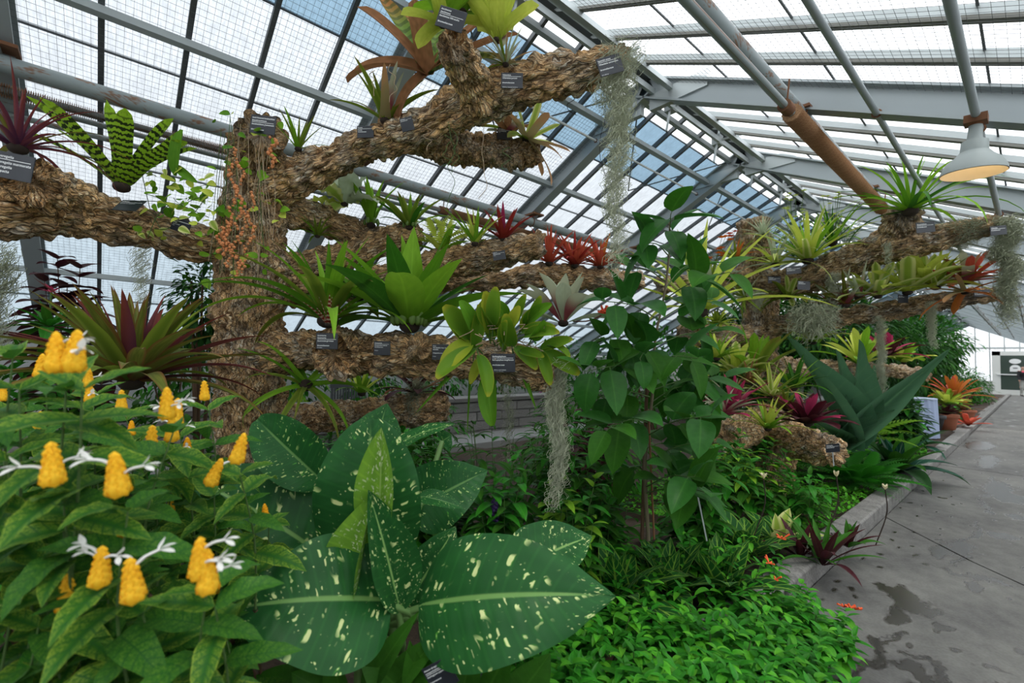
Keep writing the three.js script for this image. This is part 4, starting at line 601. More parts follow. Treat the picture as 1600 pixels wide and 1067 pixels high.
// ---------------------------------------------------------------- golden shrimp plants
{
  const spikeGeo = (() => { // overlapping bracts in four ranks round a core
    const f = [new THREE.CylinderGeometry(.008, .022, .9, 8).translate(0, .45, 0)];
    for (let k = 0; k < 11; k++) for (let j = 0; j < 4; j++) { const t = k / 10, a = j * 1.571 + (k % 2) * .785, s = mix(.3, .19, t) * (t > .85 ? .8 : 1), ti = mix(.34, .12, t), b = blade({ L: 1, W: .95, prof: 'ovate', arch: -.5, fold: .25, cup: .25, nl: 5, nw: 4 }).clone(); b.applyMatrix4(leafMat4(V(Math.cos(a) * mix(.1, .03, t), t * .78, Math.sin(a) * mix(.1, .03, t)), dirOf(ti, a), nrmOf(ti, a), s)); f.push(b); }
    return merge(f);
  })();
  const petal = (() => { const f = [tube([V(0, 0, 0), V(.15, .12, 0), V(.36, .16, 0)], .035, 8, 6)]; for (const a of [-.9, 0, .9]) { const b = blade({ L: .3, W: .11, prof: 'obov', arch: .9, fold: .2, nl: 5, nw: 2 }).clone(); b.applyMatrix4(leafMat4(V(.34, .16, 0), V(.8, .35 - Math.abs(a) * .5, a * .8), V(-.4, 1, 0), 1)); f.push(b); } { const b = blade({ L: .34, W: .13, prof: 'lance', arch: -.6, fold: .3, nl: 5, nw: 2 }).clone(); b.applyMatrix4(leafMat4(V(.32, .17, 0), V(.7, .8, 0), V(-.8, .7, 0), 1)); f.push(b); } return merge(f); })();
  const S = [[87, 548, 72, 1], [113, 546, 74, 1], [62, 570, 42, 0], [138, 588, 34, 1], [190, 624, 36, 0], [261, 628, 56, 2], [274, 642, 48, 1], [320, 609, 34, 0], [235, 685, 48, 0], [268, 668, 46, 3], [186, 737, 78, 2], [83, 722, 76, 2], [368, 697, 54, 0, .35], [327, 734, 50, 1, .35], [415, 798, 27, 0], [265, 796, 36, 0], [155, 882, 70, 3], [210, 902, 78, 1], [104, 925, 64, 0], [186, 850, 46, 2], [266, 846, 34, 3], [312, 868, 74, 3], [325, 890, 76, 1], [307, 824, 32, 1], [256, 1052, 56, 1], [4, 1045, 56, 2], [340, 912, 30, 0], [292, 697, 34, 1], [160, 712, 28, 0], [140, 612, 34, 1], [4, 612, 30, 0], [24, 655, 34, 0], [205, 668, 26, 0], [60, 655, 30, 0]];
  const geo = [0, 1, 2].map(k => blade({ L: 1, W: [.36, .4, .33][k], prof: 'ovate', arch: [.7, 1.1, .4][k], fold: .3, nl: 12, nw: 6, wave: .05, waves: 3 }));
  for (let part = 0; part < 2; part++) {
    const g = thing('shrimp_plant', part ? 'golden shrimp plant leaning over the dumb cane\'s leaves' : 'golden shrimp plant at the frame corner with the tallest yellow spikes', 'plant', V(part ? -1.75 : -1.5, .06, part ? -.45 : 0)), o = g.position, stems = [];
    S.forEach(([x, y, h, pn, lean = 0], i) => {
      if ((x > 175) != (part == 1)) return;
      const z = clamp(62 / h, .86, 1.5), hm = h * z / F, b = at(x, y + h * .5, z), dir = cU.clone().addScaledVector(cR, lean + rr(-.1, .1)).addScaledVector(cW, rr(-.1, .1)).normalize();
      const zf = .92, b0 = b.clone(); b.sub(camera.position).multiplyScalar(zf).add(camera.position); const f = mesh('flower_spike', spikeGeo, pick([LM.gold, LM.gold, LM.goldDeep]), g); f.position.copy(b).sub(o); f.quaternion.setFromUnitVectors(V(0, 1, 0), dir); f.rotateY(rr(0, 6)); f.scale.set(hm * zf * 1.5, hm * zf, hm * zf * 1.5); b.copy(b0);
      for (let k = 0; k < pn; k++) { const p = mesh('petal', petal, LM.white, f); p.position.set(0, rr(.3, .75), 0); p.rotation.y = rr(0, 6.28); p.position.x = Math.cos(p.rotation.y) * .06; p.position.z = -Math.sin(p.rotation.y) * .06; p.scale.setScalar(rr(.6, .8)); }
      stems.push([V(b.x * .9 + o.x * .1 + rr(-.06, .06), Math.max(.3, b.y - .42), b.z * .9 + o.z * .1 + rr(-.06, .06)).sub(o), b.clone().addScaledVector(cU, -.035).addScaledVector(cW, .02).sub(o)]);
    });
    // flowerless shoots that fill the bush
    const fill = part ? [[230, 760, 1.2], [300, 770, 1.35], [360, 800, 1.4], [250, 880, 1.05], [380, 870, 1.3], [330, 830, 1.25], [290, 960, 1], [350, 980, 1.05], [230, 980, .95], [400, 830, 1.4], [215, 1040, .9], [310, 1040, .95], [255, 720, 1.3], [345, 760, 1.4], [390, 940, 1.2], [205, 800, 1.1]] : [[30, 610, .9], [130, 640, 1], [40, 800, .85], [120, 800, .95], [10, 720, .85], [60, 880, .82], [140, 960, .86], [60, 980, .8], [20, 940, .8], [170, 1020, .86], [90, 1040, .8], [150, 690, 1.05], [20, 560, .92], [110, 860, .95], [180, 960, .95], [40, 1060, .78]];
    for (const [x, y, z] of fill) { const b = at(x, y, z); b.sub(camera.position).multiplyScalar(1.1).add(camera.position); stems.push([V(b.x * .9 + o.x * .1, Math.max(.25, b.y - .4), b.z * .9 + o.z * .1).sub(o), b.clone().sub(o)]); }
    const ex = leafyStems(g, stems, { geo, mats: [LM.shrimp, LM.shrimp, LM.shrimp2], L: .145, step: .064, from: .15, up: .35, droop: .25, r: .0035, face: cW.clone().negate(), max: 290, sizeTip: .8 });
    for (let i = 0; i < 9; i++) mesh('stem', tube([V(rr(-.1, .1), 0, rr(-.1, .1)), stems[i][0].clone().multiplyScalar(.5), stems[i][0]], .006, 8, 5), M.stemB, g);
    if (ex.length) instanced('inner_foliage', geo[0], LM.shrimp2, ex.map(e => leafMat4(...e)), g);
  }
}
// ---------------------------------------------------------------- low bush by the kerb
{
  const g = thing('low_bush', 'dense low bush of small bright green leaves spilling over the kerb', 'bush', V(-1.45, .06, -1.9)), o = g.position, geo = [0, 1, 2].map(k => blade({ L: 1, W: [.4, .46, .36][k], prof: 'ovate', arch: [.6, 1, .3][k], fold: .35, nl: 7, nw: 2 })), S = [];
  const edge = x => x < 900 ? mix(905, 835, (x - 760) / 140) : x < 1180 ? 835 : mix(845, 960, (x - 1180) / 150), tips = [];
  for (let i = 0; i < 620; i++) {
    const x = rr(730, 1335), y0 = edge(x), y = mix(y0, 1100, Math.pow(R(), .9)); if (x < 860 && y < 1000 && R() < .6) continue; if (x > 1290 && y > 1010 && R() < .8) continue;
    tips.push([x, y]);
  }
  const extra = [], near = [];
  tips.forEach(([x, y], i) => {
    const z = mix(2.75, 1.5, sst(800, 1110, y)) * rr(.95, 1.05) + (x > 1200 ? .1 : 0), b = at(x, y, z); if (b.y < .06) b.y = .06 + rr(0, .06); b.y += .04 * n3(b.x * 4, 0, b.z * 4);
    const a = V(b.x - rr(.02, .1), Math.max(.04, b.y - rr(.16, .28)), b.z + rr(-.08, .05)), T = b.clone().sub(a).normalize();
    if (i < 60) mesh('stem', tube([a, a.clone().lerp(b, .5).add(V(.01, 0, .01)), b].map(v => v.clone().sub(o)), .0025, 6, 4), M.stem, g);
    let az = rr(0, 6); for (let k = 0; k < 5; k++) { const p = a.clone().lerp(b, 1 - k * .16); az += 1.6; for (const e of [0, 3.14]) { const d = V(Math.cos(az + e), 0, Math.sin(az + e)).addScaledVector(T, k == 0 ? .9 : .35).add(V(0, -.2, 0)).normalize(); (k < 2 ? near : extra).push([p.clone().sub(o), d, V(0, 1, 0).addScaledVector(d, -.2), rr(.055, .085) * (k == 0 ? .8 : 1.1), k]); } }
  });
  near.sort((a, b) => b[3] / b[0].clone().add(o).length() - a[3] / a[0].clone().add(o).length());
  near.slice(0, 290).forEach(e => setLeaf(mesh('leaf', pick(geo), pick([LM.bush, LM.bush2, LM.bush]), g), e[0], e[1], e[2], e[3]));
  const rest = near.slice(290).concat(extra);
  for (let k = 0; k < 3; k++) instanced('leaf_mass', geo[k], k == 1 ? LM.bush2 : LM.bush, rest.filter((_, i) => i % 3 == k).map(e => leafMat4(e[0], e[1], e[2], e[3])), g);
  for (const [x, y] of [[1328, 950], [1318, 948], [1222, 842], [1202, 880], [1212, 905], [1336, 952]]) { const p = at(x, y, 2.35).sub(o), f = []; for (let k = 0; k < 5; k++) f.push(rod(p, p.clone().add(V(rr(-.03, .03), rr(-.005, .03), rr(-.03, .03))), .003, .005, 5)); mesh('flower', merge(f), M.redF ||= std([.75, .1, .02], .7), g); }
}
// ---------------------------------------------------------------- young tree and its stakes
const lg = (W, arch, prof = 'ovate', o = {}) => blade({ L: 1, W, prof, arch, fold: .25, nl: 10, nw: 4, ...o });
{
  const g = thing('young_tree', 'slim young tree with large dark oval leaves in the middle of the bed', 'tree', at(1013, 842, 2.6)), o = g.position, T = (x, y, z) => at(x, y, z).sub(o);
  mesh('trunk', tube([T(1013, 845, 2.6), T(1008, 720, 2.6), T(1020, 610, 2.58), T(1024, 530, 2.58), T(1038, 460, 2.58), T(1046, 390, 2.58), T(1046, 345, 2.58)], .012, 40, 8, .6), std([.16, .13, .08], .85), g);
  const st = [[1046, 390, 1048, 335], [1040, 450, 1085, 410], [1045, 400, 1008, 380], [1040, 440, 985, 420], [1035, 470, 1140, 425], [1030, 500, 940, 470], [1030, 500, 1110, 470], [1022, 540, 930, 530], [1024, 540, 1120, 520], [1020, 580, 915, 580], [1020, 570, 1090, 560], [1018, 610, 1130, 590], [1015, 620, 940, 620], [1015, 640, 1070, 620], [1012, 660, 950, 670], [1012, 680, 1110, 650], [1010, 700, 1060, 700], [1010, 720, 1115, 690], [1010, 740, 975, 735], [1010, 760, 1085, 745], [1022, 540, 1000, 560], [1015, 630, 1090, 600], [1022, 560, 975, 545], [1012, 690, 1020, 640], [1010, 770, 1110, 770]].map(([a, b, c, d], i) => { const z = 2.58 - [.35, -.25, .2, -.1, .4][i % 5]; return [T(a, b, 2.58), T(c, d, z), V(0, .03, 0)]; });
  leafyStems(g, st, { geo: [lg(.6, .5), lg(.64, .8), lg(.56, .3)], mats: [LM.tree ||= lm(fol([.02, .1, .013], [.03, .14, .018], .45), { coat: .3, cr: .3 }), LM.tree, LM.mid], L: .22, step: .05, from: .35, pairs: false, up: .45, droop: .08, r: .004, face: cW.clone().multiplyScalar(-.7), petiole: .02, sizeTip: .75 });
  single('stake', 'tall brown stake tied to the young tree', 'stake', rod(at(1003, 842, 2.62), at(1012, 560, 2.6), .011, .01, 8), M.stemB); single('stake', 'shorter reddish cane beside the young tree\'s foot', 'stake', rod(at(1022, 842, 2.6), at(1013, 640, 2.57), .006, .006, 8), std([.2, .09, .04], .8));
}
// ---------------------------------------------------------------- understorey
const leafy = (name, label, px, py, z, tips, o) => { // stems fan out from a foot on the soil below (px, py)
  const f = at(px, py, z); f.y = .06; const g = thing(name, label, o.cat || 'plant', f, o.group), st = tips.map(([x, y, dz = 0]) => { const b = at(x, y, z + dz).sub(f); if (b.y < .08) b.y = .08; return [V(b.x * .2, 0, b.z * .2), b]; });
  const ex = leafyStems(g, st, { geo: [lg(.4, .6, 'ovate'), lg(.36, .9, 'lance')], mats: [LM.mid], L: .1, step: .05, from: .3, pairs: true, up: .4, droop: .15, r: .003, ...o }); if (ex.length) instanced('inner_foliage', lg(.4, .6), pick(o.mats || [LM.mid]), ex.map(e => leafMat4(...e)), g); return g;
};
const fan = (x0, x1, y0, y1, n, dz = .3) => Array.from({ length: n }, () => [rr(x0, x1), rr(y0, y1), rr(-dz, dz)]);
leafy('ginger', 'leafy ginger clump with narrow leaves right of the dumb cane', 790, 800, 2.7, fan(720, 850, 650, 740, 16), { L: .2, geo: [lg(.2, .8, 'lance'), lg(.24, 1.2, 'lance')], mats: [LM.mid, LM.mid, LM.bush], step: .07, pairs: false, from: .25 });
leafy('violet_ginger', 'glossy plant with small violet flower spikes right of the dumb cane', 780, 830, 2.35, fan(735, 830, 720, 820, 12, .15), { L: .13, geo: [lg(.45, .6), lg(.42, .9)], mats: [LM.bush, LM.mid], step: .05 });
{ const g = thing('violet_flower', 'dark violet flower spike among glossy leaves', 'flower', at(772, 812, 2.28)); const f = []; for (let i = 0; i < 34; i++) { const t = i / 34; f.push(new THREE.IcosahedronGeometry(.011, 0).translate(Math.cos(i * 2.4) * .02 * (1 - t * .6), t * .1, Math.sin(i * 2.4) * .02 * (1 - t * .6))); } mesh('blossom', merge(f), M.violetF ||= std([.04, .015, .1], .6), g); mesh('stem', rod(V(0, 0, 0), V(0, -.18, 0), .004), M.stem, g); }
leafy('foliage_plant', 'yellow-tipped leafy plant beneath the straight moss tress', 885, 840, 2.4, fan(855, 935, 740, 820, 10, .15), { L: .13, geo: [lg(.42, .6), lg(.4, .9)], mats: [LM.light, LM.bush, LM.mid] });
leafy('foliage_plant', 'dark green broad-leaved plant behind the straight moss tress', 880, 780, 3, fan(830, 960, 620, 730, 16), { L: .17, geo: [lg(.34, .8, 'lance'), lg(.36, 1.1, 'lance')], mats: [LM.mid, LM.mid, LM.bush], step: .07 });
leafy('foliage_plant', 'shaded thicket plant between the dumb cane and the lowest limb', 700, 790, 2.9, fan(600, 740, 690, 780, 14), { L: .15, mats: [LM.mid, LM.bush] });
leafy('foliage_plant', 'low dark plant filling the shade left of the young tree\'s stakes', 950, 830, 2.8, fan(900, 1000, 720, 820, 14, .2), { L: .14, mats: [LM.mid, LM.bush] });
leafy('red_leaf_plant', 'small dark-red leafed plant behind the young tree', 900, 720, 3.6, fan(850, 960, 600, 700, 10), { L: .16, geo: [lg(.5, .6)], mats: [LM.redleaf, LM.maroon] });
leafy('foliage_plant', 'dark shaded plant right of the young tree\'s foot', 1090, 820, 3, fan(1040, 1160, 700, 800, 14, .3), { L: .15, mats: [LM.mid, LM.bush] });
const cal = (px, py, z, label, n, L, mats = [LM.calathea]) => { const p = at(px, py, z); p.y = .1; return rosette('prayer_plant', label, 'plant', p, { n: n + 3, L: L * 1.15, W: L * .5, tilt: [.15, 1.1], arch: [.3, 1], mats, prof: 'ovate', fold: .2, nw: 6, base: false }); };
cal(1125, 880, 2.5, 'prayer plant with yellow-veined long leaves behind the low bush', 11, .36); cal(1045, 880, 2.5, 'dark prayer plant at the foot of the young tree\'s stakes', 9, .34); cal(965, 870, 2.4, 'shaded prayer plant left of the young tree\'s stakes', 9, .34); cal(1165, 800, 3, 'yellow-edged prayer plant below the brown log', 10, .38); cal(1215, 800, 3.2, 'small prayer plant with a lone yellow leaf by the purple leaves', 8, .3, [LM.calathea, LM.calathea, LM.stripe]); cal(1080, 760, 3.2, 'prayer plant half hidden behind the young tree', 9, .34);
const ti = (px, py, z, label, n, L) => { const p = at(px, py, z); p.y = .1; return rosette('purple_plant', label, 'plant', p, { n, L, W: .055, tilt: [.2, 1.15], arch: [.2, 1], mats: [LM.maroon, LM.redleaf, LM.mid, LM.mid], prof: 'lance', base: false }); };
ti(1285, 880, 2.9, 'purple-black long-leaved plant leaning over the kerb', 16, .42); ti(1325, 830, 3.2, 'purple and green striped plant nearest the kerb joint', 14, .26); ti(1250, 840, 3, 'purple spiky plant behind the low bush', 10, .3);
for (const [x, y, z, l] of [[1193, 748, 3, 'first, beside the pale logs'], [1307, 745, 3.1, 'middle, below the card on the log'], [1383, 765, 3.3, 'last, over the kerb']]) { const g = thing('cream_flower', 'small cream torch flower on a dark stalk, ' + l, 'flower', at(x, y, z)); mesh('stem', tube([V(0, 0, 0), V(.01, -.15, 0), V(-.05, -.4, .05)], .004, 8, 5), M.soilB, g); for (let i = 0; i < 6; i++) setLeaf(mesh('petal', blade({ L: 1, W: .4, prof: 'lance', arch: .3, nl: 5, nw: 2 }), LM.cream, g), V(0, 0, 0), dirOf(rr(.1, .7), i), nrmOf(.4, i), .05); }
{ // bright creeping groundcover between logs and kerb
  const g = thing('creeping_groundcover', 'bright green mat of tiny leaves between the logs and the kerb', 'groundcover', V(0, 0, 0), null, 'stuff'), ms = []; for (let i = 0; i < 15000; i++) { const x = rr(-2.7, -1.1), d = rr(3.4, 9.5), y = .06 + .07 * (n3(x * 3, d * 3, 5) * .5 + .5) + rr(0, .03); ms.push(leafMat4(V(x, y, -d), V(rr(-1, 1), rr(.2, .9), rr(-1, 1)), V(0, 1, 0), rr(.028, .05))); } instanced('leaf_mass', blade({ L: 1, W: .6, prof: 'ovate', arch: .5, nl: 3, nw: 2 }), LM.bush2, ms, g, .4);
}
const fern = (name, label, pos, n, L, mat, tilt = [.4, 1.3], frond = 16) => {
  const g = thing(name, label, 'fern', pos), lf = blade({ L: 1, W: .22, prof: 'lance', arch: .3, nl: 4, nw: 2 });
  const one = (() => { const f = []; for (let k = 1; k <= frond; k++) { const t = k / frond, a = t * .9, y = Math.sin(a) / .9, z = -(1 - Math.cos(a)) / .9; for (const s of [-1, 1]) { const b = lf.clone(); b.applyMatrix4(leafMat4(V(0, y, z), V(s, .45, -.1), V(0, .2, 1), .26 * Math.sin(Math.PI * Math.min(1, t * .85 + .12)) + .03)); f.push(b); } } return merge(f); })();
  for (let i = 0; i < n; i++) { const az = i * 2.4 + rr(-.2, .2), ti_ = mix(tilt[0], tilt[1], i / n); const m = mesh('frond', one, mat, g); setLeaf(m, V(0, 0, 0), dirOf(ti_, az), nrmOf(ti_, az), L * rr(.8, 1.1)); }
  return g;
};
{ let p = at(1335, 745, 4.9); p.y = .12; fern('cycad', 'low cycad with feathery fronds between the cut log and the kerb', p, 20, .62, LM.bush, [.5, 1.3], 22); p = at(1350, 650, 5.6); p.y = .5; fern('fern', 'lighter fern behind the cycad', p, 14, .6, LM.light, [.4, 1.3]); }
{ const p = at(690, 385, 3.4); fern('fern', 'small yellow-green fern behind the broad-leaved orchid', p, 7, .3, LM.lime, [.2, 1.2]); }
{ // big blue-green century plant
  const g = thing('century_plant', 'large blue-green century plant with broad pointed leaves near the walk', 'agave', at(1315, 690, 5)), o = g.position;
  for (const [x, y, w, dz] of [[1228, 525, 44, 0], [1305, 545, 48, .1], [1342, 530, 52, .25], [1484, 545, 40, -.3], [1365, 570, 40, .3], [1232, 640, 40, -.2], [1290, 600, 46, -.2], [1400, 640, 40, -.4]]) { const d = at(x, y, 5 + dz).sub(o), L = d.length(), n = V(0, 1, 0).multiplyScalar(.6).addScaledVector(cW, -.8); setLeaf(mesh('leaf', blade({ L: 1, W: 1, prof: 'agave', arch: .35, fold: .35, cup: .2, nl: 16, nw: 6, chord: true }), LM.blue, g), V(0, 0, 0), d, n, w * .82 * 5 / F, L); }
}
{ const p = at(1400, 720, 5.6); p.y = .1; rosette('alocasia', 'dark alocasia with pale-veined leaves right of the century plant', 'plant', p, { n: 26, L: .7, W: .2, tilt: [.2, 1.25], arch: [.3, 1.2], mats: [LM.alocasia, LM.dark, LM.mid], prof: 'ovate', nw: 6, base: false }); const q = at(1422, 690, 7.3); q.y = .1; rosette('alocasia', 'second dark alocasia in front of the cloth-covered table', 'plant', q, { n: 24, L: .65, W: .2, tilt: [.2, 1.3], arch: [.3, 1.2], mats: [LM.alocasia, LM.dark], prof: 'ovate', nw: 6, base: false }); }
// ---------------------------------------------------------------- bromeliads round the second tree
const S2 = (px, py, z, label, o) => brom(px, py - 2, z, label, { nl: 8, ...o, L: o.L * 1.22, W: o.W * 1.25 });
S2(1092, 492, 4.3, 'big yellow-green bromeliad behind the young tree', { n: 20, L: .62, W: .085, tilt: [.1, 1.2], arch: [.1, .8], mats: [LM.lime, LM.lime, LM.stripe], prof: 'sword', fold: .35 });
S2(1192, 372, 5.6, 'silvery air plant tuft on top of the second trunk', { name: 'air_plant', n: 36, L: .22, W: .02, tilt: [.1, 1.5], arch: [.2, 1], mats: [LM.grey], prof: 'thin', nw: 2 });
S2(1165, 470, 5.5, 'silvery air plant halfway up the second trunk', { name: 'air_plant', n: 26, L: .2, W: .02, tilt: [.1, 1.7], arch: [.2, 1], mats: [LM.grey, LM.olive], prof: 'thin', nw: 2, axis: V(-.2, .5, .6) });
S2(1262, 412, 5.15, 'full lime bromeliad on the second tree\'s upper limb', { n: 40, L: .45, W: .06, tilt: [.05, 1.2], arch: [.2, .9], mats: [LM.lime, LM.light, LM.stripe], prof: 'sword', fold: .3 });
S2(1212, 418, 5.4, 'pale bromeliad with yellow drooping leaves beside the second trunk', { n: 18, L: .4, W: .05, tilt: [.1, 1.6], arch: [.4, 1.4], mats: [LM.grey, LM.stripe, LM.lime], prof: 'sword' });
S2(1422, 335, 4.5, 'green strap-leaved orchid crowning the knob of the upper limb', { name: 'orchid', n: 34, L: .52, W: .04, tilt: [.05, 1.4], arch: [.4, 1.5], mats: [LM.light, LM.mid, LM.orchid], prof: 'sword', fold: .35 });
S2(1300, 385, 5.3, 'feathery green plant between lime bromeliad and strap orchid', { name: 'orchid', n: 22, L: .4, W: .03, tilt: [.1, 1.1], arch: [.2, 1], mats: [LM.light, LM.mid], prof: 'sword' });
S2(1372, 468, 4.95, 'yellow bromeliad, first on the second tree\'s lower limb', { n: 18, L: .3, W: .06, tilt: [.2, 1.3], arch: [.2, .8], mats: [LM.lime, LM.stripe], prof: 'strap' });
S2(1418, 462, 4.85, 'yellow bromeliad with broad fanned leaves, middle of the lower limb', { n: 22, L: .34, W: .07, tilt: [.2, 1.3], arch: [.2, .8], mats: [LM.lime, LM.lime, LM.stripe], prof: 'strap' });
S2(1462, 454, 4.75, 'striped yellow bromeliad right of the broad one on the lower limb', { n: 20, L: .32, W: .045, tilt: [.2, 1.3], arch: [.2, .9], mats: [LM.stripe, LM.lime, LM.olive], prof: 'sword' });
S2(1512, 446, 4.65, 'dusty pink bromeliad near the end of the lower limb', { n: 26, L: .26, W: .05, tilt: [.2, 1.4], arch: [.2, .9], mats: [LM.coral, LM.pinkgrey, LM.brown] });
S2(1508, 462, 4.55, 'ochre bromeliad drooping at the lower limb\'s end', { n: 12, L: .24, W: .04, tilt: [.8, 1.9], arch: [.3, .8], mats: [LM.tan, LM.orange] });
S2(1322, 482, 5.05, 'grey and rose bromeliad where the lower limb leaves the moss ball', { n: 16, L: .32, W: .05, tilt: [.2, 1.4], arch: [.1, .6], mats: [LM.pinkgrey, LM.grey, LM.redgreen], prof: 'sword' });
S2(1232, 470, 5.4, 'olive mossy bromeliad under the upper limb', { n: 20, L: .22, W: .04, tilt: [.3, 1.5], arch: [.2, 1], mats: [LM.olive, LM.stripe] });
S2(1270, 540, 5.6, 'lime bromeliad below the moss ball', { n: 18, L: .32, W: .06, tilt: [.2, 1.3], arch: [.2, .9], mats: [LM.lime, LM.light] });
S2(1345, 575, 6.3, 'green and yellow bromeliad on the far low limb', { n: 18, L: .4, W: .07, tilt: [.1, 1.1], arch: [.1, .7], mats: [LM.light, LM.lime] });
S2(1385, 562, 6.4, 'maroon bromeliad on the far low limb', { n: 18, L: .3, W: .06, tilt: [.2, 1.3], arch: [.2, .8], mats: [LM.maroon, LM.crimson] });
S2(1412, 572, 6.5, 'small lime bromeliad at the far low limb\'s end', { n: 16, L: .24, W: .06, tilt: [.2, 1.3], arch: [.2, .8], mats: [LM.lime, LM.light] });
S2(1148, 642, 4.3, 'crimson bromeliad over the pale log stub', { n: 18, L: .26, W: .06, tilt: [.1, 1.2], arch: [.2, .9], mats: [LM.crimson, LM.crimson, LM.pinkgrey], prof: 'sword' });
S2(1205, 625, 4.6, 'yellow-green bromeliad tuft above the logs', { n: 26, L: .3, W: .045, tilt: [.1, 1.3], arch: [.2, .9], mats: [LM.lime, LM.olive, LM.stripe], prof: 'sword' });
S2(1200, 675, 4.25, 'small lime bromeliad between the two pale logs', { n: 22, L: .24, W: .045, tilt: [.1, 1.3], arch: [.2, .9], mats: [LM.lime, LM.light], prof: 'sword' });
S2(1170, 605, 5, 'bronze arching bromeliad behind the crimson one', { n: 16, L: .34, W: .035, tilt: [.2, 1.3], arch: [.4, 1.5], mats: [LM.brown, LM.redgreen], prof: 'sword' });
S2(1262, 668, 4.25, 'glossy dark maroon bromeliad on top of the cut log', { n: 30, L: .25, W: .055, tilt: [.2, 1.35], arch: [.1, .7], mats: [LM.maroon, LM.maroon, LM.crimson] });
S2(1150, 590, 5.2, 'yellow-leaved clump in front of the second trunk', { n: 22, L: .3, W: .07, tilt: [.2, 1.4], arch: [.2, .9], mats: [LM.lime, LM.stripe] });
S2(1178, 595, 5.3, 'tall green bromeliad at the second trunk\'s foot', { n: 12, L: .48, W: .075, tilt: [.1, 1.0], arch: [.1, .6], mats: [LM.olive, LM.light] });
S2(1110, 445, 5.4, 'white-flowered orchid on the second tree\'s back limb', { name: 'orchid', n: 18, L: .25, W: .04, tilt: [.1, 1.3], arch: [.2, .9], mats: [LM.grey, LM.mid, LM.olive] });
S2(1120, 565, 4.7, 'lime bromeliad below the second tree\'s mossy limb', { n: 18, L: .26, W: .05, tilt: [.1, 1.2], arch: [.2, .8], mats: [LM.lime, LM.light], prof: 'sword' });
S2(1120, 512, 5.1, 'low yellow-green clump along the mossy limb', { n: 30, L: .16, W: .03, tilt: [.3, 1.5], arch: [.2, .9], mats: [LM.lime, LM.olive], prof: 'lance' });
S2(1092, 512, 5.0, 'second low clump near the end of the mossy limb', { n: 26, L: .15, W: .03, tilt: [.3, 1.5], arch: [.2, .9], mats: [LM.olive, LM.light], prof: 'lance' });
S2(1240, 612, 4.9, 'green bromeliad between the century plant and the yellow-green tuft', { n: 20, L: .3, W: .05, tilt: [.2, 1.3], arch: [.2, .9], mats: [LM.light, LM.mid], prof: 'sword' });
S2(1130, 655, 4.2, 'rosy-tipped bromeliad hugging the pale log stub', { n: 16, L: .2, W: .05, tilt: [.2, 1.3], arch: [.2, .8], mats: [LM.pinkgrey, LM.crimson] });
S2(1228, 645, 4.5, 'bronze little bromeliad between the maroon one and the tuft', { n: 18, L: .2, W: .04, tilt: [.2, 1.3], arch: [.3, 1], mats: [LM.brown, LM.olive, LM.redgreen], prof: 'sword' });
S2(1300, 480, 5.2, 'red-centred bromeliad beside the moss ball', { n: 16, L: .2, W: .045, tilt: [.2, 1.3], arch: [.2, .8], mats: [LM.red, LM.pinkgrey, LM.olive] });
S2(1342, 470, 5.0, 'silver spiky bromeliad between the rose and yellow ones', { n: 16, L: .3, W: .035, tilt: [.2, 1.3], arch: [.1, .5], mats: [LM.grey, LM.pinkgrey], prof: 'sword' });
S2(1445, 450, 4.8, 'golden fan-leaved bromeliad between the broad and the striped one', { n: 18, L: .28, W: .06, tilt: [.1, 1.1], arch: [.1, .7], mats: [LM.stripe, LM.lime] });
S2(1150, 410, 5.5, 'orange-tinged bromeliad at the second trunk\'s side', { n: 16, L: .22, W: .04, tilt: [.2, 1.3], arch: [.2, .8], mats: [LM.orange, LM.olive], prof: 'sword' });
leafy('foliage_plant', 'bushy green plant in front of the brown upright log', 1180, 790, 3.7, fan(1130, 1235, 690, 770, 16, .25), { L: .15, geo: [lg(.4, .6), lg(.36, .9)], mats: [LM.mid, LM.bush, LM.light] });
leafy('foliage_plant', 'bushy green plant between the cream torch flowers', 1260, 800, 3.6, fan(1215, 1310, 735, 795, 14, .25), { L: .13, mats: [LM.mid, LM.bush] });
leafy('foliage_plant', 'leafy green plant under the crimson bromeliad', 1110, 760, 3.9, fan(1070, 1160, 650, 730, 14, .25), { L: .16, mats: [LM.mid, LM.light, LM.bush] });
leafy('foliage_plant', 'tall leafy plant behind the pale logs', 1200, 720, 5.6, fan(1130, 1280, 580, 660, 18, .3), { L: .2, mats: [LM.mid, LM.bush] });
leafy('foliage_plant', 'green leafy plant in front of the blue-cloth table', 1405, 700, 6.6, fan(1370, 1450, 600, 670, 16, .3), { L: .24, geo: [lg(.45, .7), lg(.4, 1)], mats: [LM.mid, LM.dark, LM.bush] });
const dots = (name, label, pos, n, s, mat, box3, stemMat) => { const g = thing(name, label, 'flower', pos), lf = blade({ L: 1, W: .6, prof: 'ovate', arch: .5, nl: 3, nw: 2 }); for (let i = 0; i < n; i++) { const p = V(rr(-1, 1) * box3[0], rr(-1, 1) * box3[1], rr(-1, 1) * box3[2]), f = []; for (let k = 0; k < 5; k++) { const b = lf.clone(); b.applyMatrix4(leafMat4(p, dirOf(1.1, k * 1.257), nrmOf(1.1, k * 1.257), s)); f.push(b); } const m = mesh('blossom', merge(f), mat, g); mesh('stem', tube([p, p.clone().multiplyScalar(.6).add(V(0, -box3[1] * .5, 0)), V(0, -box3[1] * 1.2, 0)], .0025, 6, 4), stemMat || M.stem, g); } return g; };
dots('orange_orchid', 'cluster of orange orchid flowers beside the second trunk\'s top', at(1118, 388, 5.4), 12, .06, LM.orangeF, [.16, .12, .1]); dots('red_orchid', 'few red orchid flowers left of the second trunk\'s top', at(1135, 370, 5.5), 5, .05, LM.coral, [.12, .06, .1]);
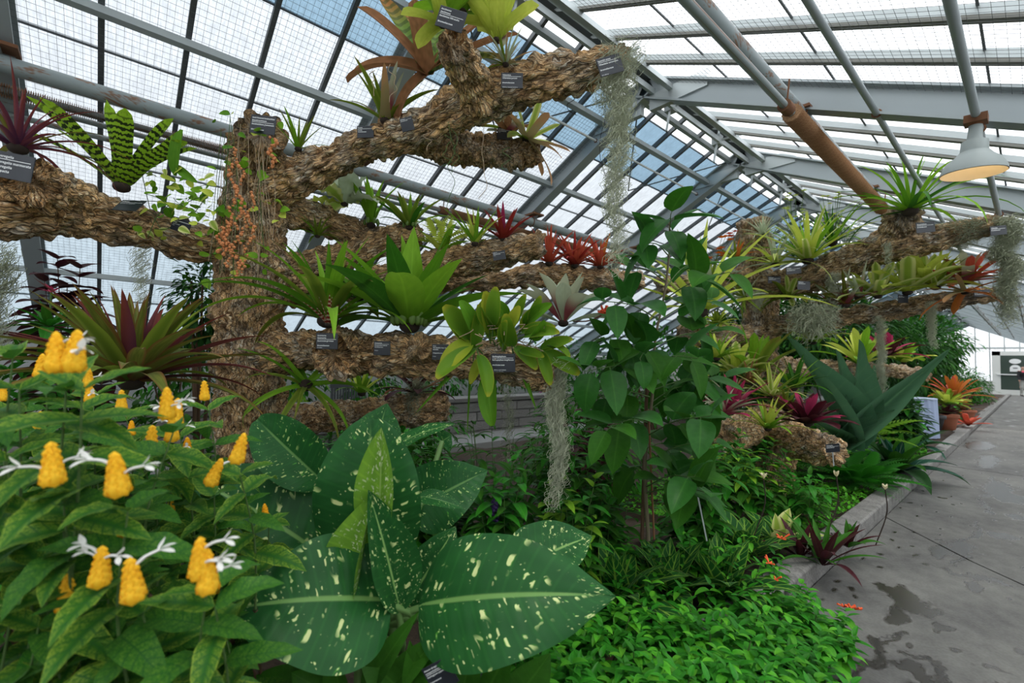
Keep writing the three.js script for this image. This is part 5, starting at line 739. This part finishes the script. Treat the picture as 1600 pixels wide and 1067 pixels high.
dots('white_orchid', 'spray of white orchid flowers behind the lime bromeliad', at(1318, 368, 5.4), 22, .05, LM.white, [.2, .14, .15]); dots('white_orchid', 'white orchid flowers low on the second tree\'s back limb', at(1128, 418, 5.5), 9, .05, LM.white, [.16, .06, .1]);
dots('yellow_orchid', 'tall feathery yellow orchid sprays above the lime bromeliad', at(1240, 345, 5.3), 26, .04, LM.stripe, [.1, .36, .1]); dots('yellow_orchid', 'pale yellow orchid spray reaching the ridge right of the feathery one', at(1300, 340, 5.4), 18, .035, LM.lime, [.1, .3, .1]);
dots('pink_flowers', 'magenta flowers on the bench behind the creeping orchid', V(-6.95, .8, -6.9), 16, .06, LM.magenta, [.25, .12, .2]);
{ const f = []; for (let i = 0; i < 900; i++) { const d = V(rr(-1, 1), rr(-1, 1), rr(-1, 1)).normalize(), p = d.clone().multiplyScalar(rr(.08, .22)), q = p.clone().addScaledVector(d, rr(-.02, .05)).add(V(rr(-.12, .12), rr(-.14, .05), rr(-.12, .12))); f.push(tube([p, p.clone().lerp(q, .5).add(V(rr(-.04, .04), rr(-.04, .04), rr(-.04, .04))), q], .0022, 6, 3)); } single('spanish_moss', 'round ball of grey-green moss under the second tree\'s upper limb', 'moss', merge(f), M.mossG, at(1268, 496, 5.0)); }
moss('moss tress hanging from the second tree\'s upper limb over the ball', at(1302, 425, 5.0), { len: .6, w: .06, n: 80, r: .0016 });
moss('long pale moss thread under the second tree\'s lower limb', at(1376, 492, 4.95), { len: 1.2, w: .035, n: 60, r: .0016 });
moss('short moss thread right on the second tree\'s lower limb', at(1456, 470, 4.7), { len: .5, w: .03, n: 60, r: .0016 });
moss('thick moss curtain hanging at the tip of the second tree\'s upper limb', at(1572, 335, 4.15), { len: 1.05, w: .1, n: 220, r: .0016, mat: M.mossG });
moss('moss scarf lying along the upper limb behind its knob', at(1500, 345, 4.4), { len: .3, w: .18, n: 200, r: .0016, mat: M.mossG, curl: .03 });
moss('faint moss strand below the knob of the upper limb', at(1388, 375, 4.6), { len: .3, w: .02, n: 26, r: .0014 });
moss('wispy moss on the second trunk\'s fork', at(1188, 450, 5.45), { len: .3, w: .08, n: 70, r: .0016 });
// ---------------------------------------------------------------- far plants, table, pots
const shrub = (name, label, pos, r3, n, L, W, mats, o = {}) => {
  const g = thing(name, label, o.cat || 'shrub', pos), ms = [[], [], []]; mesh('stem', merge([0, 1, 2, 3].map(() => rod(V(rr(-.05, .05), -pos.y, rr(-.05, .05)), V(rr(-.5, .5) * r3[0], rr(-.2, .5) * r3[1], rr(-.5, .5) * r3[2]), .018, .008, 6))), M.stemB, g);
  for (let i = 0; i < n; i++) { const q = V(rr(-1, 1), rr(-1, 1), rr(-1, 1)); if (q.lengthSq() > 1 || q.lengthSq() < .15) { i--; continue; } const k = 1 + .25 * n3(q.x * 2 + pos.x, q.y * 2, q.z * 2), p = V(q.x * r3[0] * k, q.y * r3[1] * k, q.z * r3[2] * k), d = q.clone().add(V(rr(-.6, .6), rr(-.7, .1), rr(-.6, .6))); ms[i % 3].push(leafMat4(p, d, V(0, 1, 0), L * rr(.7, 1.2))); }
  const ge = blade({ L: 1, W, prof: o.prof || 'lance', arch: .7, fold: .3, nl: 6, nw: 2 }); ms.forEach((m, k) => instanced('foliage', ge, mats[k % mats.length], m, g, .35)); return g;
};
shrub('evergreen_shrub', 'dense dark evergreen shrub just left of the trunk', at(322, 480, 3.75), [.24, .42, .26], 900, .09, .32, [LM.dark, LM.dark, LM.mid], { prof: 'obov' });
{ const f = at(108, 560, 3.4); f.y = .4; const g = thing('copper_plant', 'tall copper-red leafed plant against the glass beyond the yellow flowers', 'plant', f), T = (x, y) => at(x, y, 3.4).sub(f); leafyStems(g, [[V(0, 0, 0), T(90, 405)], [V(0, 0, 0), T(125, 420)], [V(0, 0, 0), T(70, 440)], [V(0, 0, 0), T(140, 470)], [V(0, 0, 0), T(105, 450)], [V(0, 0, 0), T(210, 500)], [V(0, 0, 0), T(60, 490)]], { geo: [lg(.5, .5), lg(.45, .8)], mats: [LM.redleaf, LM.maroon, LM.redleaf], L: .27, step: .075, from: .25, up: .25, droop: .1, r: .006, stemMat: M.stemB }); }
{ const f = at(75, 540, 2.9), g = rosette('pink_flower_plant', 'green whorled plant with a pink flower in front of the copper plant', 'plant', f.clone().add(V(0, .12, 0)), { n: 18, L: .26, W: .06, tilt: [.3, 1.9], arch: [.2, 1], mats: [LM.mid, LM.bush], prof: 'lance' }); for (let i = 0; i < 9; i++) setLeaf(mesh('petal', blade({ L: 1, W: .3, prof: 'lance', arch: .4, nl: 4, nw: 2 }), LM.pink, g), V(0, .22, 0), dirOf(rr(.5, 1.3), i * .7), nrmOf(.8, i * .7), .07); mesh('stem', rod(V(0, 0, 0), V(0, .22, 0), .006), M.stem, g); }
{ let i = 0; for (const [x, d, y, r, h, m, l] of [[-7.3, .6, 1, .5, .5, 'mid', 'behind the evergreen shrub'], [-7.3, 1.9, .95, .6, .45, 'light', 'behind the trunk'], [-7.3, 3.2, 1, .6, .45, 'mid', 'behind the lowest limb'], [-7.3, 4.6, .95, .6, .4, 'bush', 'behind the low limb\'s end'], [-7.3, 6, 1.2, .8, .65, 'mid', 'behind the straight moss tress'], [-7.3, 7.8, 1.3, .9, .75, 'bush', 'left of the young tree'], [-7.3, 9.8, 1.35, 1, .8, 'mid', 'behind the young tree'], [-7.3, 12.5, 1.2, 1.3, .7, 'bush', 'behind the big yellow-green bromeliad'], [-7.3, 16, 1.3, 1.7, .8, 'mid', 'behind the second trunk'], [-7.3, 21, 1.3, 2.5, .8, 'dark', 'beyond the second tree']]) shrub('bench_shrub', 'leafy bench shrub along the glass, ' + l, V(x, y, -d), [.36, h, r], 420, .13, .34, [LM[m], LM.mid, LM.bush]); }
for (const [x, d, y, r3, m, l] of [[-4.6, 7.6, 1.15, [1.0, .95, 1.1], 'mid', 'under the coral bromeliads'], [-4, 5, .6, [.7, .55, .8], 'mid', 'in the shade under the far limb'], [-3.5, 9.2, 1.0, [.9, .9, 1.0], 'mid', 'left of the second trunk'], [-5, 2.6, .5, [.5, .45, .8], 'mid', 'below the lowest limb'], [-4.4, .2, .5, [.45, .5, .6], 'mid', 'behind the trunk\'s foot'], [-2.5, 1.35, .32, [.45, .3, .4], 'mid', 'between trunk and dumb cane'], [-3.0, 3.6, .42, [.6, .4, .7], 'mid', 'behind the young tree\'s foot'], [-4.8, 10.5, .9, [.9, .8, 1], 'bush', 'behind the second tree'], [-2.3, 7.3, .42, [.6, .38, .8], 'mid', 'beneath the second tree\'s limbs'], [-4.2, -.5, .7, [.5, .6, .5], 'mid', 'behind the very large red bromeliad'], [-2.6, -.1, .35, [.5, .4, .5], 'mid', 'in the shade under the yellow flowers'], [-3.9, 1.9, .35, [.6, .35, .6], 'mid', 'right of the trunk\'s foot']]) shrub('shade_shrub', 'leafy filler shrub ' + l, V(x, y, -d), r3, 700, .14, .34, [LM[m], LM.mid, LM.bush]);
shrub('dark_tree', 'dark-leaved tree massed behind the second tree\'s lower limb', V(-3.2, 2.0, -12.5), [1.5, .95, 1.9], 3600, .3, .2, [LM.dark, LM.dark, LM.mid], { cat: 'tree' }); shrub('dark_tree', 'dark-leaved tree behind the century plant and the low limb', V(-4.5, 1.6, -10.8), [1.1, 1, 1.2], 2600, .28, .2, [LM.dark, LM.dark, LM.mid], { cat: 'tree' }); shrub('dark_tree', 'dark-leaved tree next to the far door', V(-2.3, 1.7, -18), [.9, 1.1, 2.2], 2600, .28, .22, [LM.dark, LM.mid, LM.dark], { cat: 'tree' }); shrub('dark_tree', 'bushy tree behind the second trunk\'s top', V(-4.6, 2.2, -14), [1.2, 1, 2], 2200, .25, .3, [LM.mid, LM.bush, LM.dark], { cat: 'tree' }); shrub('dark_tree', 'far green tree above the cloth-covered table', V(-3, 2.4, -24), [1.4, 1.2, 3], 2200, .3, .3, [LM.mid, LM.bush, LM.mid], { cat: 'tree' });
{ const p = at(1490, 622, 9.3); rosette('orange_bromeliad', 'large flame-orange bromeliad by the walk', B, p, { n: 26, L: .6, W: .1, tilt: [.1, 1.25], arch: [.1, .7], mats: [LM.orange, LM.orange, LM.coral], prof: 'strap', fold: .3 }); const q = at(1512, 628, 10.5); q.y = .12; rosette('orange_bromeliad', 'salmon bromeliad right of the flame-orange one', B, q, { n: 12, L: .4, W: .12, tilt: [.4, 1.4], arch: [.1, .5], mats: [LM.coral] }); const s = at(1480, 632, 9); rosette('bromeliad', 'lime bromeliad bed below the flame-orange one', B, s, { n: 30, L: .45, W: .1, tilt: [.4, 1.45], arch: [.2, .8], mats: [LM.lime, LM.olive, LM.light] }); }
{ // skirted table, pots
  const p = at(1430, 640, 9); p.y = 0; const g = thing('covered_table', 'small table under a pale blue pleated cloth', 'table', p), pr = []; for (let i = 0; i <= 72; i++) { const a = i / 72 * 6.283; pr.push(V(Math.cos(a) * (.34 + .018 * Math.sin(a * 18)), 0, Math.sin(a) * (.34 + .018 * Math.sin(a * 18)))); }
  const pos = [], idx = []; pr.forEach(v => { pos.push(v.x * .92, .8, v.z * .92, v.x, .06, v.z); }); for (let i = 0; i < 72; i++) idx.push(i * 2, i * 2 + 2, i * 2 + 1, i * 2 + 1, i * 2 + 2, i * 2 + 3); const cg = new THREE.BufferGeometry(); cg.setAttribute('position', new THREE.Float32BufferAttribute(pos, 3)); cg.setIndex(idx); cg.computeVertexNormals(); mesh('skirt', cg, std([.3, .36, .5], .9, 0, { side: THREE.DoubleSide }), g); mesh('table_top', new THREE.CylinderGeometry(.33, .33, .02, 32).translate(0, .8, 0), std([.4, .45, .58], .9), g);
  const pot = (label, px, py, z, r, h, mat, pm, L) => { const q = at(px, py, z); q.y = .04; const k = thing('plant_pot', label, 'pot', q); mesh('pot', new THREE.LatheGeometry([[0, 0], [r * .72, 0], [r * .95, h * .8], [r * 1.06, h * .8], [r * 1.06, h], [r * .92, h], [r * .85, h * .9], [0, h * .9]].map(a => new THREE.Vector2(...a)), 24), mat, k); for (let i = 0; i < 26; i++) { const t = rr(.1, 1.2); setLeaf(mesh('leaf', blade({ L: 1, W: .2, prof: 'lance', arch: .7, nl: 6, nw: 2 }), pick(pm), k), V(0, h * .9, 0), dirOf(t, i * 2.4), nrmOf(t, i * 2.4), L * rr(.7, 1.1)); } return k; };
  const clay = std([.3, .1, .05], .85), blk = std([.02, .02, .02], .6); pot('clay pot with a wine-coloured plant on the bed\'s end', 1478, 672, 10.2, .22, .34, clay, [LM.redleaf, LM.maroon], .5); pot('black pot of dark leaves left of the clay pot', 1450, 672, 9.8, .28, .36, blk, [LM.dark, LM.mid], .5); pot('clay pot of rusty foliage behind the black pot', 1505, 662, 12, .25, .3, clay, [LM.redleaf, LM.brown], .5);
}
{ const m = V(-1.75, .35, -17); shrub('marigold_bush', 'low marigold bush dotted with orange flowers near the clay pots', m, [.55, .4, 1.5], 900, .1, .4, [LM.mid, LM.dark, LM.bush]); dots('marigolds', 'orange marigold blossoms scattered over the low bush by the walk', V(-1.45, .55, -16.6), 40, .07, LM.orangeF, [.35, .3, 1.2]); shrub('door_bush', 'rounded green bush at the end of the bed by the door', V(-1.75, .55, -26), [.7, .6, 2.2], 900, .14, .4, [LM.bush, LM.mid, LM.dark]); for (const [d, l] of [[20.5, 'past the marigolds'], [31, 'nearest the door'], [36, 'against the gable']]) shrub('bed_shrub', 'mixed green shrub in the bed ' + l, V(-2.6, .8, -d), [1, .8, 2.4], 900, .2, .3, [LM.mid, LM.dark, LM.bush]); }
{ // far visitor by the door and a mesh chair on the back aisle
  const body = (() => {
    const J = { head: [0, 1.6, 0, .1], neck: [0, 1.45, 0, .06], ch: [0, 1.28, 0, .16], pel: [0, .95, 0, .15], sl: [-.19, 1.38, 0, .07], el: [-.25, 1.12, .03, .05], hl: [-.22, .88, .1, .04], sr: [.19, 1.38, 0, .07], er: [.26, 1.12, .02, .05], hr: [.27, .86, .06, .04], kl: [-.1, .5, .02, .075], al: [-.11, .08, 0, .05], tl: [-.12, .04, .14, .04], kr: [.1, .5, -.02, .075], ar: [.12, .08, -.06, .05], tr: [.13, .04, .08, .04], hipl: [-.09, .9, 0, .1], hipr: [.09, .9, 0, .1] };
    const bones = ['head neck', 'neck ch', 'ch pel', 'ch sl', 'sl el', 'el hl', 'ch sr', 'sr er', 'er hr', 'pel hipl', 'hipl kl', 'kl al', 'al tl', 'pel hipr', 'hipr kr', 'kr ar', 'ar tr'].map(s => s.split(' ').map(k => J[k]));
    const sd = (x, y, z) => { let d = 9; for (const [a, b] of bones) { const bx = b[0] - a[0], by = b[1] - a[1], bz = b[2] - a[2], t = clamp(((x - a[0]) * bx + (y - a[1]) * by + (z - a[2]) * bz) / (bx * bx + by * by + bz * bz), 0, 1), e = Math.hypot(x - a[0] - t * bx, y - a[1] - t * by, z - a[2] - t * bz) - mix(a[3], b[3], t), h = clamp(.5 + .5 * (d - e) / .05, 0, 1); d = mix(d, e, h) - .05 * h * (1 - h); } return d; };
    const N = 72, mc = new MarchingCubes(N, new THREE.MeshBasicMaterial(), false, false, 60000); mc.isolation = 0; const h = .92;
    for (let k = 0; k < N; k++) for (let j = 0; j < N; j++) for (let i = 0; i < N; i++) mc.field[k * N * N + j * N + i] = -sd((i - N / 2) / (N / 2) * h, .88 + (j - N / 2) / (N / 2) * h, (k - N / 2) / (N / 2) * h);
    mc.update(); const n = mc.count, p = mc.positionArray.slice(0, n * 3), g = new THREE.BufferGeometry(), c = [];
    for (let i = 0; i < n; i++) { p[i * 3] *= h; p[i * 3 + 1] = .88 + p[i * 3 + 1] * h; p[i * 3 + 2] *= h; const y = p[i * 3 + 1], ax = Math.abs(p[i * 3]); c.push(...(y > 1.66 ? [.05, .03, .02] : y > 1.44 ? [.5, .3, .22] : y > 1.36 && ax < .12 ? [.5, .06, .1] : y < .93 && ax > .18 ? [.5, .3, .22] : y > .9 ? [.015, .015, .018] : y > .08 ? [.3, .3, .28] : [.02, .02, .02])); }
    g.setAttribute('position', new THREE.Float32BufferAttribute(p, 3)); g.setAttribute('normal', new THREE.Float32BufferAttribute(mc.normalArray.slice(0, n * 3), 3)); g.setAttribute('color', new THREE.Float32BufferAttribute(c, 3)); return g;
  })();
  const P = at(1600, 600, 26); P.y = .0; const who = single('person', 'far visitor in a black jacket with pink collar near the exit door', 'person', body, new THREE.MeshStandardMaterial({ vertexColors: true, roughness: .9 }), P); who.rotation.y = .4;
  const g = thing('mesh_chair', 'dark perforated metal garden chair on the aisle behind the dumb cane', 'chair', V(-5.75, .13, -2.35)), dm = std([.05, .055, .06], .6, .3), slat = (n, x0, x1, y0, y1, z0, z1) => mesh(n, box(x0, x1, y0, y1, z0, z1), dm, g);
  for (let i = 0; i < 12; i++) slat('seat_slat', -.22 + i * .038, -.195 + i * .038, .43, .445, -.22, .22); for (let i = 0; i < 12; i++) slat('back_slat', -.235, -.222, .5, .85, -.21 + i * .037, -.188 + i * .037);
  slat('seat_frame', -.24, .24, .415, .43, -.23, .23); slat('back_frame', -.245, -.215, .83, .88, -.23, .23); for (const [x, z] of [[-.22, -.21], [-.22, .21], [.21, -.21], [.21, .21]]) slat('leg', x - .014, x + .014, 0, x < 0 ? .86 : .42, z - .014, z + .014);
}
// ---------------------------------------------------------------- plant name cards
{
  const edge = std([.012, .014, .018], .45), ink = '#e8ebe8';
  const card = (label, px, py, z, wpx, roll, lines, o = {}) => {
    const w = wpx * z / F, h = w * (o.asp || .72), g = thing('name_card', label, 'sign', at(px, py, z), 'black plant name cards');
    const ax = cW.clone().negate().addScaledVector(cR, o.yaw || 0).addScaledVector(cU, o.pitch || 0).normalize(), x = cR.clone().multiplyScalar(Math.cos(roll)).addScaledVector(cU, -Math.sin(roll)).addScaledVector(ax, 0); x.addScaledVector(ax, -x.dot(ax)).normalize(); const y = ax.clone().cross(x); g.quaternion.setFromRotationMatrix(new THREE.Matrix4().makeBasis(x, y, ax));
    mesh('card', new RoundedBoxGeometry(w, h, .003, 2, .0014), edge, g);
    const c = document.createElement('canvas'); c.width = 256; c.height = Math.round(256 * (o.asp || .72)); const k = c.getContext('2d'); k.fillStyle = '#1a2028'; k.fillRect(0, 0, 256, c.height); k.fillStyle = k.strokeStyle = ink; k.textBaseline = 'top'; let yy = 14;
    for (const s of lines) { if (s === '-') { k.fillRect(12, yy, 226, 4); yy += 10; } else { const sm = s[0] === '.'; k.font = (sm ? '' : 'bold ') + (sm ? 17 : 22) + 'px sans-serif'; k.fillText(sm ? s.slice(1) : s, 12, yy, 232); yy += sm ? 21 : 28; } }
    k.beginPath(); k.arc(150, c.height * .52, 4, 0, 7); k.fillStyle = '#000'; k.fill();
    const t = new THREE.CanvasTexture(c); t.colorSpace = THREE.SRGBColorSpace; mesh('lettering', new THREE.PlaneGeometry(w * .97, h * .96).translate(0, 0, .0019), new THREE.MeshStandardMaterial({ map: t, roughness: .28 }), g);
    if (o.stake) mesh('stake', box(-.004, .004, -h * .5 - (o.stake || .05), h * .2, -.006, -.002), M.galv, g); return g;
  };
  const br = 'Bromeliaceae', or = 'Orchidaceae';
  card('black card on the highest stub reading Aechmea, tilted down to its lower corner', 705, 30, 2.0, 44, .3, ['Aechmea', 'Aechmea', '-', 'Aechmea filicaulis', '', br, '', '.N. Venezuela'], { asp: .76 });
  card('black card reading Tillandsia below the spiky air plant', 800, 126, 2.3, 34, .02, ['Tillandsia', '-', 'Tillandsia juncea', '', br, '', '.Mexico, Central America'], { });
  card('black card under moss at the highest limb\'s tip', 953, 102, 2.12, 40, -.32, ['Spanish moss', '-', 'Tillandsia usneoides', '', br, '', '.SE USA to', '.Argentina'], { yaw: .1 });
  card('larger black card cut by the frame edge on the left cut stub', 20, 260, 1.86, 66, .2, ['Neoregelia', '-', 'Neoregelia marmorata', 'Neoregelia', 'compacta', '', br], { asp: .62 });
  card('black card on the cut end of the trunk\'s top', 411, 195, 2.6, 40, .12, ['Small-flowered Dendrochilum', 'Dendrochilum', '-', 'Dendrochilum glumaceum', '', or, '', '.Philippines', '.to Borneo'], { });
  card('black card lying back and catching the sky under the zebra bromeliad', 202, 321, 2.4, 40, .12, ['Vriesea', '-', '.Vriesea hieroglyphica'], { pitch: .9 });
  card('black card on the limb at the trunk fork, tilted', 283, 352, 2.5, 30, .3, ['Hoya', '-', 'Hoya', '.Apocynaceae', '.Asia'], { asp: .7 });
  card('small black card left of the tan bromeliad on the rising limb', 571, 206, 2.68, 26, -.02, ['Orchid', '-', 'Vanda', or], { });
  card('small black card right of the tan bromeliad on the rising limb', 636, 194, 2.6, 20, -.25, ['Aechmea', '-', br], { asp: 1.1 });
  card('small black card on the short hidden limb behind the fork', 788, 209, 2.9, 22, .1, ['Neoregelia', '-', br, '.Brazil'], { asp: .85 });
  card('black card on the big cut knot of the low limb', 511, 533, 2.42, 34, .02, ['Guzmania', 'Guzmania', '-', 'Guzmania gloriosa', '', br, '.Ecuador', '.Peru'], { asp: .74 });
  card('dark card on the low limb between the two knots', 597, 544, 2.52, 26, .02, ['Brassavola', '-', 'Brassavola nodosa', or, '', '.Mexico'], { asp: .85 });
  card('dark card half hidden by a yellow-green leaf on the low limb', 688, 550, 2.42, 26, .02, ['Fern', 'The Rabbit\'s foot fern', 'Davallia', '', 'Polypodiaceae', '', '.Pacific'], { asp: .95 });
  card('large black card reading Bulbophyllum below the creeping orchid', 786, 567, 2.3, 38, .0, ['Bulbophyllum', '-', 'Bulbophyllum longiflorum', '', or, '', '.E. Africa and Indian', '.Ocean to Pacific'], { asp: .76 });
  card('small dark card on the pale-ended limb below the red bromeliad', 780, 399, 3.15, 20, -.15, ['Vriesea', '-', br, '.Brazil'], { });
  card('black card at the ground reading Leopard plant', 688, 1055, 1.3, 44, -.5, ['Plover dragon', 'Leopard plant', '-', 'Farfugium japonicum', '', 'Asteraceae', '', '.Japan, China'], { asp: 1, stake: .2 });
  card('black card behind a strap leaf near the ground', 746, 1040, 1.4, 26, .5, ['', '', '', '.Araceae', '.C. America'], { asp: 1.1, stake: .2 });
  card('small black card at the foot of the young tree', 1086, 752, 2.5, 20, -.2, ['Calathea', '-', '.Marantaceae'], { asp: 1, stake: .3 });
  card('black card on the knob of the second tree\'s upper limb', 1446, 355, 4.3, 30, -.1, ['Dendrobium', '-', or], { asp: .55 });
  card('black card at the tip of the second tree\'s upper limb', 1560, 360, 4.05, 26, -.1, ['Tillandsia', '-', br], { asp: .55 });
  card('black card on the upper limb below the lime bromeliad', 1240, 422, 5, 24, -.1, ['Vriesea', '-', br], { asp: .5 });
  card('black card under the upper limb beside the second trunk', 1210, 437, 5.2, 20, 0, ['Aechmea', '-', br], { asp: .55 });
  card('black card hanging above the moss ball', 1256, 446, 4.95, 20, .05, ['Tillandsia', br], { asp: .7 });
  card('black card at the end of the second tree\'s lower limb', 1534, 458, 4.45, 26, -.08, ['Neoregelia', '-', br], { asp: .4 });
  card('small black card midway on the second tree\'s lower limb', 1411, 467, 4.75, 16, 0, ['Aechmea', br], { asp: .8 });
  card('black card on the end of the pale cut log', 1301, 700, 3.92, 22, -.08, ['Neoregelia', '-', br], { asp: .6, stake: .12 });
}
renderer.render(scene, camera);
